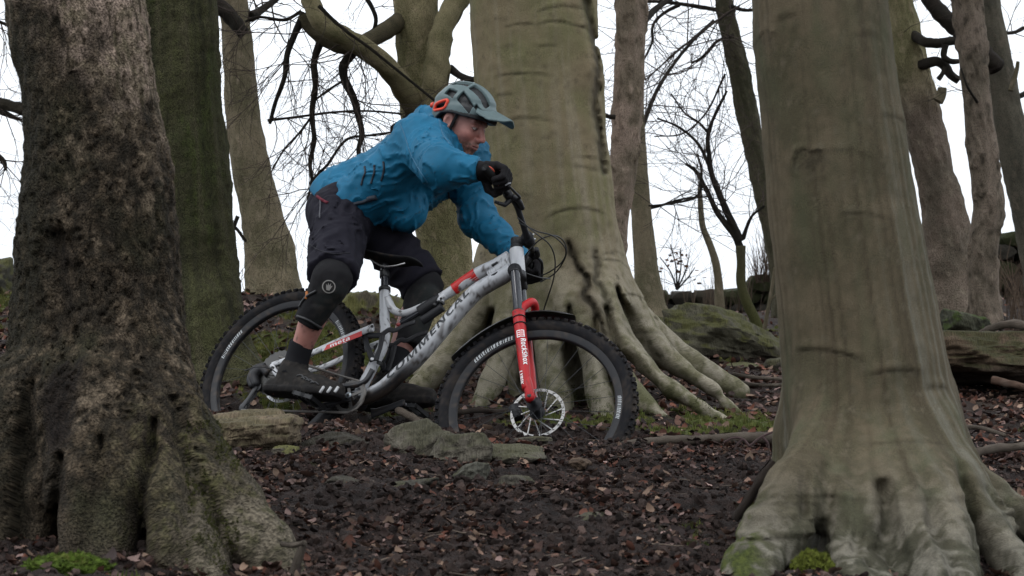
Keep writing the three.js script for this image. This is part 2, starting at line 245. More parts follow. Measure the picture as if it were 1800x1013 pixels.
// the big beech behind the rider
{
  const cr = creases(51, 20, 0.9, 2.6, 0.18), cr2 = creases(52, 30, 0.8, 1.5, 0.08);
  const D = 9.6;
  const crack = [[1000, 425], [1008, 450], [1016, 470], [1030, 485], [1034, 505], [1024, 520], [1040, 540], [1052, 560], [1060, 590]].map(([a, b]) => at(a, b, 9.25)), crack2 = [[1048, 440], [1052, 470], [1045, 492], [1062, 510], [1072, 545]].map(([a, b]) => at(a, b, 9.25));
  const scarC = at(1046, 118, 9.4), seam = [[1030, 0], [1044, 60], [1052, 105], [1050, 150], [1046, 190], [1056, 240], [1062, 300]].map(([a, b]) => at(a, b, 9.42));
  const folds = [[[1088, 500], [1120, 580], [1180, 650], [1260, 705]], [[1062, 540], [1090, 620], [1140, 680], [1200, 740]], [[1040, 560], [1062, 640], [1085, 700], [1100, 770]], [[1000, 540], [1010, 620], [1022, 700], [1026, 770]], [[930, 560], [930, 640], [926, 720], [920, 770]], [[868, 540], [846, 620], [810, 690], [770, 740]]].map((q) => line(q, 9.15)), foldAt = (x, y, z) => { if (z < -9.62) return 0; const wx = x + 0.015 * N(x * 6, y * 5, 5); let m = 0; for (const f of folds) m = Math.max(m, nearLine(f, wx, y, 0.034)); return m; };
  const near = (chain, x, y, w) => { let m = 9; for (let i = 1; i < chain.length; i++) { const a = chain[i - 1], b = chain[i], t = clamp(((x - a.x) * (b.x - a.x) + (y - a.y) * (b.y - a.y)) / ((b.x - a.x) ** 2 + (b.y - a.y) ** 2)); m = Math.min(m, Math.hypot(x - a.x - (b.x - a.x) * t, y - a.y - (b.y - a.y) * t)); } return Math.exp(-((m / w) ** 2)); };
  const wobx = (x, y) => x + 0.008 * N(x * 22, y * 22, 4);
  const t = fieldTrunk({
    d: D, cell: 0.0095, floor: 0.55, blend: 0.085, flute: 0.05, height: 9,
    axis: [[938, 0, 112], [944, 120, 112], [956, 250, 113], [966, 350, 113], [976, 450, 116], [985, 540, 117], [990, 630, 104], [995, 760, 88]],
    roots: [
      [[1035, 460, 9.62, 0.13], [1085, 545, 9.58, 0.12], [1135, 610, 9.54, 0.09], [1190, 655, 9.5, 0.062], [1250, 690, 9.45, 0.040], [1310, 738, 9.4, 0.02]],
      [[1040, 500, 9.46, 0.11], [1085, 580, 9.3, 0.10], [1130, 645, 9.16, 0.07], [1180, 685, 9.08, 0.05], [1235, 715, 9.0, 0.036], [1300, 760, 8.95, 0.02]],
      [[1180, 686, 9.08, 0.045], [1215, 700, 9.14, 0.035], [1262, 728, 9.2, 0.022]],
      [[1020, 520, 9.42, 0.10], [1058, 600, 9.2, 0.085], [1098, 665, 9.04, 0.066], [1140, 712, 8.93, 0.048], [1190, 765, 8.84, 0.03]],
      [[985, 470, 9.42, 0.10], [1015, 550, 9.26, 0.09], [1040, 630, 9.14, 0.082], [1056, 700, 9.04, 0.088], [1066, 790, 8.95, 0.10]],
      [[940, 540, 9.42, 0.08], [962, 630, 9.28, 0.07], [985, 700, 9.18, 0.075], [990, 790, 9.08, 0.09]],
      [[905, 500, 9.47, 0.10], [885, 600, 9.34, 0.075], [865, 670, 9.24, 0.055], [835, 725, 9.14, 0.04], [800, 775, 9.08, 0.025]],
      [[880, 460, 9.62, 0.11], [838, 560, 9.62, 0.09], [790, 630, 9.56, 0.066], [738, 680, 9.48, 0.045], [680, 740, 9.4, 0.025]],
      [[920, 480, 9.9, 0.14], [800, 620, 10.0, 0.10], [700, 700, 10.1, 0.05]],
      [[1000, 480, 9.9, 0.14], [1160, 610, 10.0, 0.09], [1300, 690, 10.0, 0.04]],
    ],
    disp(x, y, z, th, r) {
      const [dk, up] = creaseAt(cr, th, y), wx = wobx(x, y), front = z > -9.62 ? 1 : 0;
      let d = 0.012 * fbm(x * 3, y * 2.2, z * 3, 3) + 0.003 * fbm(x * 18, y * 18, z * 18, 2) + 0.004 * up - 0.006 * dk;
      const low = sm(1.65, 1.2, y); if (low > 0) { d -= 0.05 * low * foldAt(x, y, z); const [d2, u2] = creaseAt(cr2, th * 1.6 - 0.6 + 0.1 * N(x * 4, y * 4, 1), y); d += low * (0.0022 * u2 - 0.0028 * d2); }
      if (front) { d -= 0.03 * near(crack, wx, y, 0.012) + 0.016 * near(crack2, wx, y, 0.012); d += 0.012 * near(crack, wx, y, 0.04) + 0.025 * Math.exp(-((Math.hypot((x - scarC.x) * 1.6, y - scarC.y) / 0.09) ** 2)) - 0.022 * near(seam, wx, y, 0.018); }
      return d;
    },
    color(x, y, z, th, out) {
      const a = fbm(x * 4, y * 3, z * 4, 3), b = fbm(x * 16, y * 16, z * 16, 3), st = fbm(th * 5, y * 0.6, 2, 3);
      let k = mix3([0.275, 0.218, 0.132], [0.215, 0.195, 0.098], clamp(0.4 + a * 1.3)); k = mix3(k, [0.32, 0.27, 0.185], clamp(st * 1.5 + 0.15 * b)); k = mix3(k, [0.13, 0.10, 0.065], clamp(b * 1.6 - 0.25) * 0.7);
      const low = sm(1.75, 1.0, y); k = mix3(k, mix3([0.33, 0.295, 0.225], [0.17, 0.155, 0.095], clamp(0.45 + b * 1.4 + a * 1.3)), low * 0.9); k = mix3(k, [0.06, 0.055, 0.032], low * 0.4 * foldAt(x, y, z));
      k = mix3(k, [0.09, 0.095, 0.05], clamp(sm(0.7, -0.35, Math.cos(th)) * 0.15 + 0.0));
      const [dk] = creaseAt(cr, th, y), wx = wobx(x, y); let dark = 0.5 * dk;
      if (low > 0) { const [d2] = creaseAt(cr2, th * 1.6 - 0.6 + 0.1 * N(x * 4, y * 4, 1), y); dark = Math.max(dark, low * 0.35 * d2); }
      if (z > -9.62) { dark = Math.max(dark, 0.85 * near(crack, wx, y, 0.017), 0.7 * near(crack2, wx, y, 0.016), 0.8 * near(seam, wx, y, 0.02)); k = mix3(k, [0.1, 0.075, 0.045], 0.7 * near(crack, wx, y, 0.045)); }
      if (N(x * 9, y * 9, z * 9) > 0.55 && low > 0.3) dark = Math.max(dark, 0.5 * clamp(b * 3));
      k = mix3(k, [0.03, 0.025, 0.017], dark); const g = sm(1.0, 0.66, y) * clamp(0.3 + b * 2.5 + a); return mix3(k, [0.06, 0.075, 0.02], g * 0.7);
    },
  });
  const T = thing('beech_tree', 'massive smooth grey-green beech with spreading buttress roots directly behind the bicycle', 'tree', t.base);
  part('trunk', t.geo, M_beech, T);
}
// the beech at the right, nearest to the camera
{
  const cr = creases(61, 16, 0.15, 1.75, 0.1), cr2 = creases(62, 70, 0.1, 0.62, 0.05, 0, 3.1), D = 5.25, scar = at(1427, 282, 5.07), scar2 = at(1355, 60, 5.1), folds = [[[1446, 820], [1434, 890], [1414, 960], [1396, 1030]], [[1540, 850], [1538, 930], [1530, 1050]], [[1600, 740], [1606, 850], [1606, 960], [1606, 1060]], [[1684, 790], [1698, 890], [1722, 1040]], [[1728, 860], [1770, 930], [1820, 1010]], [[1404, 640], [1408, 740], [1398, 830], [1386, 900]]].map((q) => line(q, 4.98)), foldAt = (x, y, z) => { if (z < -5.28) return 0; const wx = x + 0.012 * N(x * 9, y * 7, 5); let m = 0; for (let i = 0; i < folds.length; i++) m = Math.max(m, [0.9, 1.1, 0.6, 0.8, 0.4, 0.8][i] * nearLine(folds[i], wx, y, [0.036, 0.034, 0.016, 0.022, 0.018, 0.012][i])); return m; };
  const t = fieldTrunk({
    d: D, cell: 0.0072, floor: 0.12, blend: 0.085, flute: 0.03, height: 8, holeBlend: 0.06,
    axis: [[1438, 0, 118], [1470, 280, 127], [1508, 560, 141], [1526, 700, 149], [1532, 780, 147], [1542, 870, 136], [1552, 1010, 126]],
    roots: [
      [[1456, 720, 5.14, 0.055], [1442, 790, 5.06, 0.066], [1402, 868, 4.91, 0.070], [1358, 945, 4.76, 0.064], [1326, 1010, 4.64, 0.056], [1296, 1090, 4.52, 0.05]],
      [[1498, 790, 5.09, 0.045], [1488, 855, 4.99, 0.045], [1468, 915, 4.86, 0.040], [1456, 965, 4.74, 0.036], [1476, 1006, 4.62, 0.034], [1520, 1060, 4.5, 0.03]],
      [[1610, 770, 5.07, 0.05], [1634, 850, 4.97, 0.062], [1648, 940, 4.78, 0.066], [1656, 1040, 4.54, 0.066], [1660, 1130, 4.38, 0.06]],
      [[1646, 760, 5.13, 0.05], [1690, 850, 5.06, 0.058], [1742, 935, 4.94, 0.058], [1790, 1020, 4.76, 0.056], [1815, 1130, 4.6, 0.05]],
      [[1640, 720, 5.26, 0.045], [1668, 800, 5.24, 0.052], [1735, 868, 5.2, 0.045], [1830, 932, 5.16, 0.034], [1920, 990, 5.14, 0.02]],
      [[1572, 830, 5.0, 0.045], [1578, 920, 4.86, 0.045], [1582, 1010, 4.68, 0.045], [1584, 1100, 4.5, 0.04]],
      [[1535, 770, 5.22, 0.13], [1540, 850, 5.16, 0.15], [1548, 930, 5.06, 0.175], [1552, 1010, 4.96, 0.20], [1556, 1090, 4.88, 0.22]],
      [[1440, 630, 5.40, 0.068], [1416, 760, 5.40, 0.066], [1400, 860, 5.40, 0.066], [1376, 970, 5.38, 0.08]],
      [[1540, 800, 5.6, 0.1], [1640, 920, 5.9, 0.06]], [[1500, 800, 5.6, 0.1], [1450, 900, 5.95, 0.06]],
    ],
    disp(x, y, z, th) {
      const [dk, up] = creaseAt(cr, th, y), low = sm(0.72, 0.40, y); let d = 0.008 * fbm(x * 4, y * 3, z * 4, 3) + 0.0018 * fbm(x * 30, y * 22, z * 30, 2) + 0.0045 * up - 0.004 * dk;
      if (low > 0) { const [d2, u2] = creaseAt(cr2, th * 1.3 - 0.3 + 0.12 * N(x * 6, y * 6, 1), y); d -= sm(0.64, 0.40, y) * 0.040 * foldAt(x, y, z); d += low * (0.003 * u2 - 0.003 * d2 + 0.006 * fbm(x * 14, y * 14, z * 14, 3) + 0.016 * fbm(x * 5.5, y * 4, z * 5.5, 3) + 0.006 * (1 - Math.abs(N(th * 9, y * 3, 2)) * 2)); }
      if (z > -5.3) for (const [s, q] of [[scar, 1], [scar2, 0.6]]) { const e = Math.hypot((x - s.x) * 0.95 + (y - s.y) * 0.3, (y - s.y) * 1.25 - (x - s.x) * 0.2) / (0.042 * q); const az = Math.atan2(y - s.y, x - s.x), wv = e * (1 + 0.22 * N(Math.cos(az) * 1.3 + q, Math.sin(az) * 1.3, 3)), tp = 0.35 + 0.65 * sm(-0.6, 0.7, Math.sin(az - 0.5)); d += q * (0.006 * tp * Math.exp(-((wv - 1) ** 2) * 22) - 0.004 * tp * Math.exp(-((wv - 0.82) ** 2) * 70) + 0.002 * Math.exp(-e * e * 2) * N(x * 60, y * 160, 1)); }
      return d;
    },
    color(x, y, z, th) {
      const a = fbm(x * 5, y * 3, z * 5, 3), b = fbm(x * 24, y * 20, z * 24, 3), st = fbm(th * 6.5, y * 0.35, 7, 3), low = sm(0.62, 0.3, y);
      let k = mix3([0.150, 0.120, 0.076], [0.096, 0.083, 0.049], clamp(0.5 + a * 1.5 + b * 0.9)); k = mix3(k, [0.205, 0.195, 0.155], clamp(st * 1.6 - 0.12) * sm(1.75, 0.9, y) * sm(1.9, 0.9, th)); k = mix3(k, [0.068, 0.053, 0.032], clamp(-st * 1.6)); k = mix3(k, [0.15, 0.125, 0.085], clamp(b * 2 - 0.45)); k = mix3(k, [0.095, 0.10, 0.055], clamp(fbm(x * 7, y * 2, z * 7 + 4, 3) * 2 - 0.2) * 0.6);
      k = mix3(k, mix3([0.225, 0.208, 0.168], [0.07, 0.067, 0.046], clamp(0.46 + b * 1.8 + a * 2.2)), low * 0.9); k = mix3(k, [0.04, 0.04, 0.025], low * clamp(fbm(x * 9, y * 6, z * 9 + 2, 3) * 3 - 0.35) * 0.8);
      const [dk] = creaseAt(cr, th, y); let dark = 0.42 * dk; if (low > 0) { const [d2] = creaseAt(cr2, th * 1.3 - 0.3 + 0.12 * N(x * 6, y * 6, 1), y); dark = Math.max(dark, low * 0.55 * d2); }
      if (z > -5.3) for (const [s, q] of [[scar, 1], [scar2, 0.6]]) { const e = Math.hypot((x - s.x) * 0.95 + (y - s.y) * 0.3, (y - s.y) * 1.25 - (x - s.x) * 0.2) / (0.042 * q); const az = Math.atan2(y - s.y, x - s.x), wv = e * (1 + 0.22 * N(Math.cos(az) * 1.3 + q, Math.sin(az) * 1.3, 3)), tp = 0.3 + 0.7 * sm(-0.6, 0.7, Math.sin(az - 0.5)); dark = Math.max(dark, q * 0.6 * tp * Math.exp(-((wv - 0.84) ** 2) * 90), q * Math.exp(-e * e * 1.2) * (0.3 + 0.5 * clamp(N(x * 50, y * 170, 1)))); }
      k = mix3(k, [0.028, 0.024, 0.016], dark);
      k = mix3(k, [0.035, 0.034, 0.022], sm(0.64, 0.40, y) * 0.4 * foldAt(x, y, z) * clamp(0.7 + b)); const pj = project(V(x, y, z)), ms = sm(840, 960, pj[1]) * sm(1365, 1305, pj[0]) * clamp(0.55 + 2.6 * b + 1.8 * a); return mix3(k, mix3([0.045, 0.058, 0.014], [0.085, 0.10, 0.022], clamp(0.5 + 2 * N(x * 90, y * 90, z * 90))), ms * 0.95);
    },
  });
  const T = thing('beech_tree', 'smooth beech trunk nearest on the right with an eye-shaped scar and pale roots', 'tree', t.base);
  part('trunk', t.geo, M_beechNear, T);
}
// the rough tree at the left
{
  const D = 4.95, hol = [[97, 420, 4.79, 0.014], [105, 520, 4.72, 0.042], [90, 620, 4.63, 0.062], [64, 740, 4.57, 0.066]].map(([a, b, c, r]) => [at(a, b, c), r]);
  const folds = [[[264, 740], [258, 820], [252, 910], [240, 1040]], [[182, 770], [178, 850], [170, 950], [160, 1040]], [[322, 800], [338, 900], [350, 1040]], [[110, 800], [104, 900], [96, 1040]], [[296, 700], [320, 800], [390, 920], [430, 1010]], [[40, 640], [30, 760], [16, 1000]]].map((q) => line(q, 4.6)), foldAt = (x, y, z) => { if (z < -4.98) return 0; const wx = x + 0.010 * N(x * 10, y * 8, 3); let m = 0; for (let i = 0; i < folds.length; i++) m = Math.max(m, (i === 0 || i === 5 ? 1 : 0.6) * nearLine(folds[i], wx, y, 0.020)); return m; };
  const chD = (x, y, z, c) => { let d = 9; for (let i = 1; i < c.length; i++) d = Math.min(d, cap(x, y, z, c[i - 1][0], c[i][0], c[i - 1][1], c[i][1])); return d; };
  const t = fieldTrunk({
    d: D, cell: 0.0068, floor: 0.05, blend: 0.07, flute: 0.05, height: 8, holeBlend: 0.05,
    axis: [[130, 0, 123], [163, 200, 116], [174, 310, 130], [172, 436, 142], [172, 560, 150], [172, 760, 160]],
    roots: [
      [[230, 640, 4.85, 0.11], [300, 780, 4.75, 0.10], [385, 890, 4.65, 0.085], [460, 970, 4.56, 0.065], [540, 1050, 4.45, 0.03]],
      [[250, 760, 4.72, 0.09], [290, 880, 4.6, 0.085], [340, 980, 4.5, 0.08], [370, 1080, 4.4, 0.07]],
      [[150, 700, 4.72, 0.10], [170, 860, 4.62, 0.10], [180, 1060, 4.5, 0.10]],
      [[60, 700, 4.8, 0.10], [30, 860, 4.75, 0.10], [0, 1060, 4.7, 0.10]],
      [[120, 700, 5.15, 0.12], [-80, 900, 5.2, 0.08]], [[220, 700, 5.2, 0.12], [380, 880, 5.4, 0.07]],
    ],
    holes: [[[97, 420, 4.79, 0.012], [105, 520, 4.72, 0.036], [90, 620, 4.63, 0.055], [64, 740, 4.57, 0.06]], [[262, 165, 4.80, 0.014], [264, 190, 4.80, 0.014]]],
    disp(x, y, z, th) {
      const u = th * 0.18, q = fbm(x * 9, y * 5.5, z * 9, 4), e = Math.abs(fbm(u * 34 + 0.4 * q, y * 13, 2.2 + 0.02 * th, 3)), low = sm(1.55, 1.2, y);
      const foot = 1 - 0.65 * sm(0.75, 0.42, y); return -0.042 * sm(0.85, 0.6, y) * foldAt(x, y, z) + foot * 0.012 * q + foot * lerp(0.003, 0.009, low) * (sm(0, 0.16, e) - 0.6) + foot * 0.006 * fbm(x * 40, y * 34, z * 40, 2);
    },
    color(x, y, z, th) {
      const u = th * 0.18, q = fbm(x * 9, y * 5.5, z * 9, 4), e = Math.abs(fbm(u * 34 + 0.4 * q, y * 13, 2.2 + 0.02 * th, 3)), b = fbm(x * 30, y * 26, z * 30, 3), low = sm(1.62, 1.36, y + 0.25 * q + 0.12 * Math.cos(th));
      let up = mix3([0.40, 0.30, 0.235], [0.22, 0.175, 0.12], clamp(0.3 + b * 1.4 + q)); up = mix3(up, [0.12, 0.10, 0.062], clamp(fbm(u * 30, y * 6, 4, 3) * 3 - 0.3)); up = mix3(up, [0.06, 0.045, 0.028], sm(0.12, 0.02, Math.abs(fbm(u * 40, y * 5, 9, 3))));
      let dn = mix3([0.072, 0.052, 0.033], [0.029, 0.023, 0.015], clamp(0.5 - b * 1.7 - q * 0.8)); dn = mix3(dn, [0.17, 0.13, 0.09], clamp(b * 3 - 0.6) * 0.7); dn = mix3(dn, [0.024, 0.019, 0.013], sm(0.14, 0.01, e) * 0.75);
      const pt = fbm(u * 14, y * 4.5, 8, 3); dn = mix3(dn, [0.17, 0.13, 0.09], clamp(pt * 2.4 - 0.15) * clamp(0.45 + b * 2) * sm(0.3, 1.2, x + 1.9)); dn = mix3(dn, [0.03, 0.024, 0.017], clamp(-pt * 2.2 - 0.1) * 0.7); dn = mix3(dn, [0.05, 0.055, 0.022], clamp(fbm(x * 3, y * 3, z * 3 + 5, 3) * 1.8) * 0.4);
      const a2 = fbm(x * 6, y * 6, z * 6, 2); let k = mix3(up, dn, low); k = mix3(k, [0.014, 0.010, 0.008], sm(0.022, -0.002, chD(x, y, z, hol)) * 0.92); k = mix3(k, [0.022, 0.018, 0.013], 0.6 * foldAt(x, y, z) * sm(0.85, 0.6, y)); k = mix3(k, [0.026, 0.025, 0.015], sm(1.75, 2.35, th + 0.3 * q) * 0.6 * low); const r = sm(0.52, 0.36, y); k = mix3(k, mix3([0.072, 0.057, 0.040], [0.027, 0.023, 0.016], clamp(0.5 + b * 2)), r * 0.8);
      const ms = sm(0.78, 0.6, y) * sm(0.12, 0.3, x + 1.02) * clamp(0.1 + 1.6 * b + q) * sm(0.34, 0.46, y); k = mix3(k, mix3([0.165, 0.138, 0.10], [0.075, 0.064, 0.044], clamp(0.5 + 1.6 * b + a2)), sm(-0.74, -0.58, x) * sm(0.62, 0.45, y) * 0.85); return mix3(k, [0.055, 0.056, 0.018], ms * 0.7);
    },
  });
  const T = thing('rough_tree', 'thick rough-barked tree at the left edge with a long dark hollow in its trunk', 'tree', t.base);
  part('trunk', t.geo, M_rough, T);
  const st = curvePts([at(60, 196, 4.98), at(30, 190, 5.0), at(-10, 178, 5.02), at(-70, 160, 5.05)], 12);
  part('branch', paint(tube(st, [0.016, 0.010], 10, { wob: (p, a) => 0.2 * N(p.x * 40, p.y * 40, a) }), [0.07, 0.058, 0.04]), M_rough, T);
}
// the dark mossy tree between them
{
  const D = 9.7;
  const t = fieldTrunk({
    d: D, cell: 0.0125, floor: 0.62, blend: 0.13, flute: 0.06, height: 9,
    axis: [[300, 0, 84], [310, 200, 84], [322, 400, 90], [326, 520, 94], [330, 640, 98]],
    roots: [[[360, 540, 9.6, 0.12], [400, 620, 9.5, 0.11], [440, 690, 9.4, 0.10], [500, 770, 9.3, 0.06]], [[330, 560, 9.5, 0.12], [345, 680, 9.35, 0.11], [360, 790, 9.2, 0.09]], [[300, 560, 9.6, 0.12], [240, 700, 9.5, 0.1], [180, 790, 9.4, 0.06]], [[350, 560, 9.9, 0.12], [440, 680, 10.1, 0.08]]],
    disp: (x, y, z) => 0.02 * fbm(x * 4, y * 3, z * 4, 3) + 0.009 * fbm(x * 20, y * 20, z * 20, 3),
    color(x, y, z, th) { const a = fbm(x * 3, y * 2, z * 3, 3), b = fbm(x * 22, y * 22, z * 22, 3); let k = mix3([0.066, 0.066, 0.028], [0.042, 0.037, 0.021], clamp(0.5 + a * 1.4 + b)); k = mix3(k, [0.060, 0.078, 0.018], clamp(a * 2 + b - 0.1) * 0.6); const st = fbm(th * 4, y * 0.5, 3, 3); k = mix3(k, [0.085, 0.072, 0.045], clamp(st * 2.2 - 0.15) * 0.6); k = mix3(k, [0.018, 0.017, 0.011], clamp(-st * 2.2 - 0.1) * 0.6); return mix3(k, [0.10, 0.095, 0.05], sm(1.1, 0.85, y) * clamp(0.4 + b)); },
  });
  const T = thing('mossy_tree', 'dark green mossy trunk standing right behind the rough-barked tree', 'tree', t.base);
  part('trunk', t.geo, M_far, T);
}
// slimmer stems farther back: rings round an axis given in pixels, d per point or one for all
function stemGeo(axis, d, o) {
  const P = axis.map(([px, py, r, dd]) => ({ p: at(px, py, dd || d), r: r * (dd || d) / F }));
  if (o.up) { const a = P[0], b = P[1], dir = V().subVectors(a.p, b.p).normalize(); for (let i = 1; i <= 4; i++) P.unshift({ p: a.p.clone().addScaledVector(dir, o.up * i / 4), r: a.r * (1 - 0.2 * i) }); }
  const n = o.n || 120, pts = curvePts(P.map((q) => q.p), n), rad = (t) => { const s = t * (P.length - 1), i = Math.min(P.length - 2, Math.floor(s)), f = s - i; return lerp(P[i].r, P[i + 1].r, f * f * (3 - 2 * f)); };
  const g = tube(pts, rad, o.seg || 32, { wob: (p, a, t) => { let v = o.rough * fbm(p.x * 3 + Math.cos(a) * 1.6, p.y * 4, p.z * 3 + Math.sin(a) * 1.6, 3); if (o.knob) { const k = N(Math.cos(a) * 1.6 + 9, p.y * 5.5, Math.sin(a) * 1.6); v += o.knob * sm(0.25, 0.8, k) - o.knob * 0.5 * sm(0.62, 0.85, k); } if (o.flare) v += o.flare * Math.exp(-(1 - t) / 0.035) * (1 + 0.7 * Math.sin(a * 5 + 1)); return v; } });
  return paint(g, (x, y, z) => o.color(x, y, z));
}
const barkCol = (c1, c2, c3, mossTop = 0) => (x, y, z) => { const a = fbm(x * 3, y * 2, z * 3, 3), b = fbm(x * 14, y * 9, z * 14, 3); let k = mix3(c1, c2, clamp(0.5 + a * 1.4 + b * 0.8)); k = mix3(k, c3, clamp(b * 2.4 - 0.4)); return mix3(k, [0.05, 0.06, 0.018], mossTop * clamp(0.5 + a * 2)); };
// fine twigs that grow from a limb: crooked, forking, thinner towards the tips
function twigs(list, R, p, dir, len, r, depth, drop) {
  const n = 4 + Math.floor(R() * 2), pts = [p.clone()], d = dir.clone().normalize();
  for (let i = 1; i <= n; i++) { d.add(V((R() - 0.5) * 0.75, (R() - 0.5) * 0.75 - drop, (R() - 0.5) * 0.75)).normalize(); pts.push(pts[i - 1].clone().addScaledVector(d, len / n)); }
  list.push(tube(pts, [r, r * 0.45], 4, { open: true }));
  if (depth > 0) { const k = 2 + Math.floor(R() * 3); for (let i = 0; i < k; i++) { const q = 1 + Math.floor(R() * n), e = V().subVectors(pts[q], pts[q - 1]).normalize().add(V((R() - 0.5) * 1.7, (R() - 0.5) * 1.7, (R() - 0.5) * 1.7)); twigs(list, R, pts[q], e, len * (0.45 + 0.3 * R()), r * 0.55, depth - 1, drop); } }
}
function limb(T, pix, d, r0, r1, mat, color, name = 'branch') { const pts = curvePts(pix.map(([a, b, dd]) => at(a, b, dd || d)), pix.length * 7); part(name, paint(tube(pts, [r0, r1], 9, { wob: (p, a) => 0.16 * N(p.x * 11, p.y * 11, a + p.z) }), color), mat, T); return pts; }
function sprout(T, seed, sources, o = {}) { // one mesh of twigs for a tree
  const R = rnd(seed), list = [];
  for (const [pts, n, len, r0, from = 0] of sources) for (let i = 0, r = r0 * 0.72; i < n * 0.6; i++) { const q = Math.min(pts.length - 2, Math.floor(pts.length * lerp(from, 1, R()))); const dir = V().subVectors(pts[q + 1], pts[q]).normalize().add(V((R() - 0.5) * 2.2, (R() - 0.5) * 2.0 - (o.fall || 0), (R() - 0.5) * 1.2)); twigs(list, R, pts[q], dir, len * (0.5 + R() * 0.8), r, o.depth === undefined ? 2 : o.depth, o.drop || 0); }
  const m = part('twigs', merge(list), M_twig, T); m.userData.kind = 'stuff'; return m;
}
const OL = barkCol([0.25, 0.205, 0.135], [0.16, 0.142, 0.085], [0.32, 0.26, 0.18]), DK = barkCol([0.04, 0.032, 0.025], [0.03, 0.026, 0.02], [0.06, 0.05, 0.036]), GR = barkCol([0.30, 0.255, 0.145], [0.19, 0.17, 0.085], [0.38, 0.31, 0.19], 0.2);
const baseOf = (px, py, d) => at(px, py, d);
{ // leaning stem left of the rider
  const T = thing('leaning_tree', 'leaning grey-brown trunk against the sky left of the rider, above the rear wheel', 'tree', baseOf(478, 545, 13));
  part('trunk', stemGeo([[408, -20, 24], [414, 40, 25], [420, 110, 27], [427, 200, 30], [440, 290, 33], [458, 370, 36], [474, 450, 44], [481, 510, 49], [484, 580, 62]], 13, { up: 5, rough: 0.13, flare: 0.25, seg: 64, n: 220, color: OL }), M_far, T);
  const a = limb(T, [[428, 60], [405, 30], [380, 8], [350, -20]], 12.75, 0.04, 0.05, M_far, DK), b = limb(T, [[418, 380], [405, 415], [412, 400], [432, 425]], 12.9, 0.012, 0.008, M_far, DK), c = limb(T, [[440, 30, 13], [470, 10, 13.2], [520, -30, 13.5]], 13, 0.03, 0.012, M_far, DK);
  sprout(T, 11, [[a, 6, 0.6, 0.006], [b, 6, 0.3, 0.004], [c, 10, 0.7, 0.007]], { drop: 0.05 });
}
{ // the forked tree behind the rider
  const D = 11.6, T = thing('forked_tree', 'dark forked tree behind the rider with crooked limbs drooping to its left', 'tree', baseOf(782, 560, D));
  part('trunk', stemGeo([[728, -25, 40], [732, 40, 38], [738, 110, 39], [748, 190, 43], [764, 290, 47], [778, 400, 47], [784, 500, 50], [788, 590, 66]], D, { up: 4, rough: 0.14, flare: 0.2, seg: 64, n: 200, color: GR }), M_far, T);
  limb(T, [[752, 235, 11.4], [764, 170, 11.35], [768, 110, 11.35], [778, 50, 11.4], [812, -10, 11.5], [860, -80, 11.6]], D, 0.075, 0.05, M_far, GR);
  const a = limb(T, [[728, 190, 11.4], [690, 130, 11.2], [650, 92, 11.1], [600, 62, 11.05], [562, 36, 11.05], [545, -5, 11.1], [535, -60, 11.2]], D, 0.058, 0.046, M_far, GR);
  const b = limb(T, [[745, -14, 11.72], [712, 30, 11.58], [655, 66, 11.36], [615, 84, 11.2], [575, 72, 11.2], [548, 52, 11.2], [530, 28, 11.2]], D, 0.052, 0.03, M_far, barkCol([0.12, 0.10, 0.06], [0.08, 0.07, 0.04], [0.16, 0.13, 0.08]));
  const c = limb(T, [[535, 22], [518, 60], [505, 95], [500, 135], [484, 180], [474, 218]], 11.2, 0.02, 0.008, M_far, DK), e = limb(T, [[562, 74], [552, 110], [554, 150], [548, 200], [552, 245], [545, 290], [548, 320], [540, 352]], 11.2, 0.020, 0.006, M_far, DK), f = limb(T, [[622, 90], [604, 115], [606, 140], [622, 175], [630, 205], [636, 238], [630, 262], [632, 285]], 11.15, 0.026, 0.009, M_far, DK);
  const g = limb(T, [[470, 212], [520, 206], [580, 198], [640, 195], [705, 200]], 11.3, 0.007, 0.005, M_far, DK), h = limb(T, [[548, 318], [575, 290], [610, 245], [650, 238], [692, 232]], 11.25, 0.008, 0.005, M_far, DK), i = limb(T, [[560, 10], [600, 48], [650, 85], [700, 125], [765, 178]], 10.6, 0.009, 0.006, M_far, DK), j = limb(T, [[700, 250, 11.3], [690, 225, 11.3], [706, 214, 11.3], [715, 205, 11.4]], D, 0.014, 0.01, M_far, DK), k = limb(T, [[792, 120, 11.4], [810, 134, 11.3], [830, 140, 11.2], [848, 135, 11.1]], D, 0.02, 0.012, M_far, DK), l = limb(T, [[530, 20], [500, 35], [455, 30], [430, 38]], 11.3, 0.01, 0.006, M_far, DK);
  const m = limb(T, [[548, 205], [525, 235], [500, 262], [478, 300]], 11.2, 0.007, 0.004, M_far, DK), n = limb(T, [[606, 140], [575, 160], [555, 175]], 11.2, 0.007, 0.005, M_far, DK), o = limb(T, [[640, -10], [660, 30], [655, 75], [680, 110]], 11.6, 0.013, 0.008, M_far, DK);
  sprout(T, 21, [[a, 8, 0.5, 0.005], [b, 10, 0.5, 0.005], [c, 14, 0.42, 0.0042], [e, 24, 0.45, 0.0042], [f, 20, 0.42, 0.0042], [g, 16, 0.4, 0.0036], [h, 14, 0.35, 0.0036], [i, 8, 0.3, 0.003], [l, 12, 0.4, 0.004], [m, 9, 0.35, 0.0035], [o, 9, 0.4, 0.004], [k, 6, 0.3, 0.004]], { drop: 0.04, depth: 2 });
}
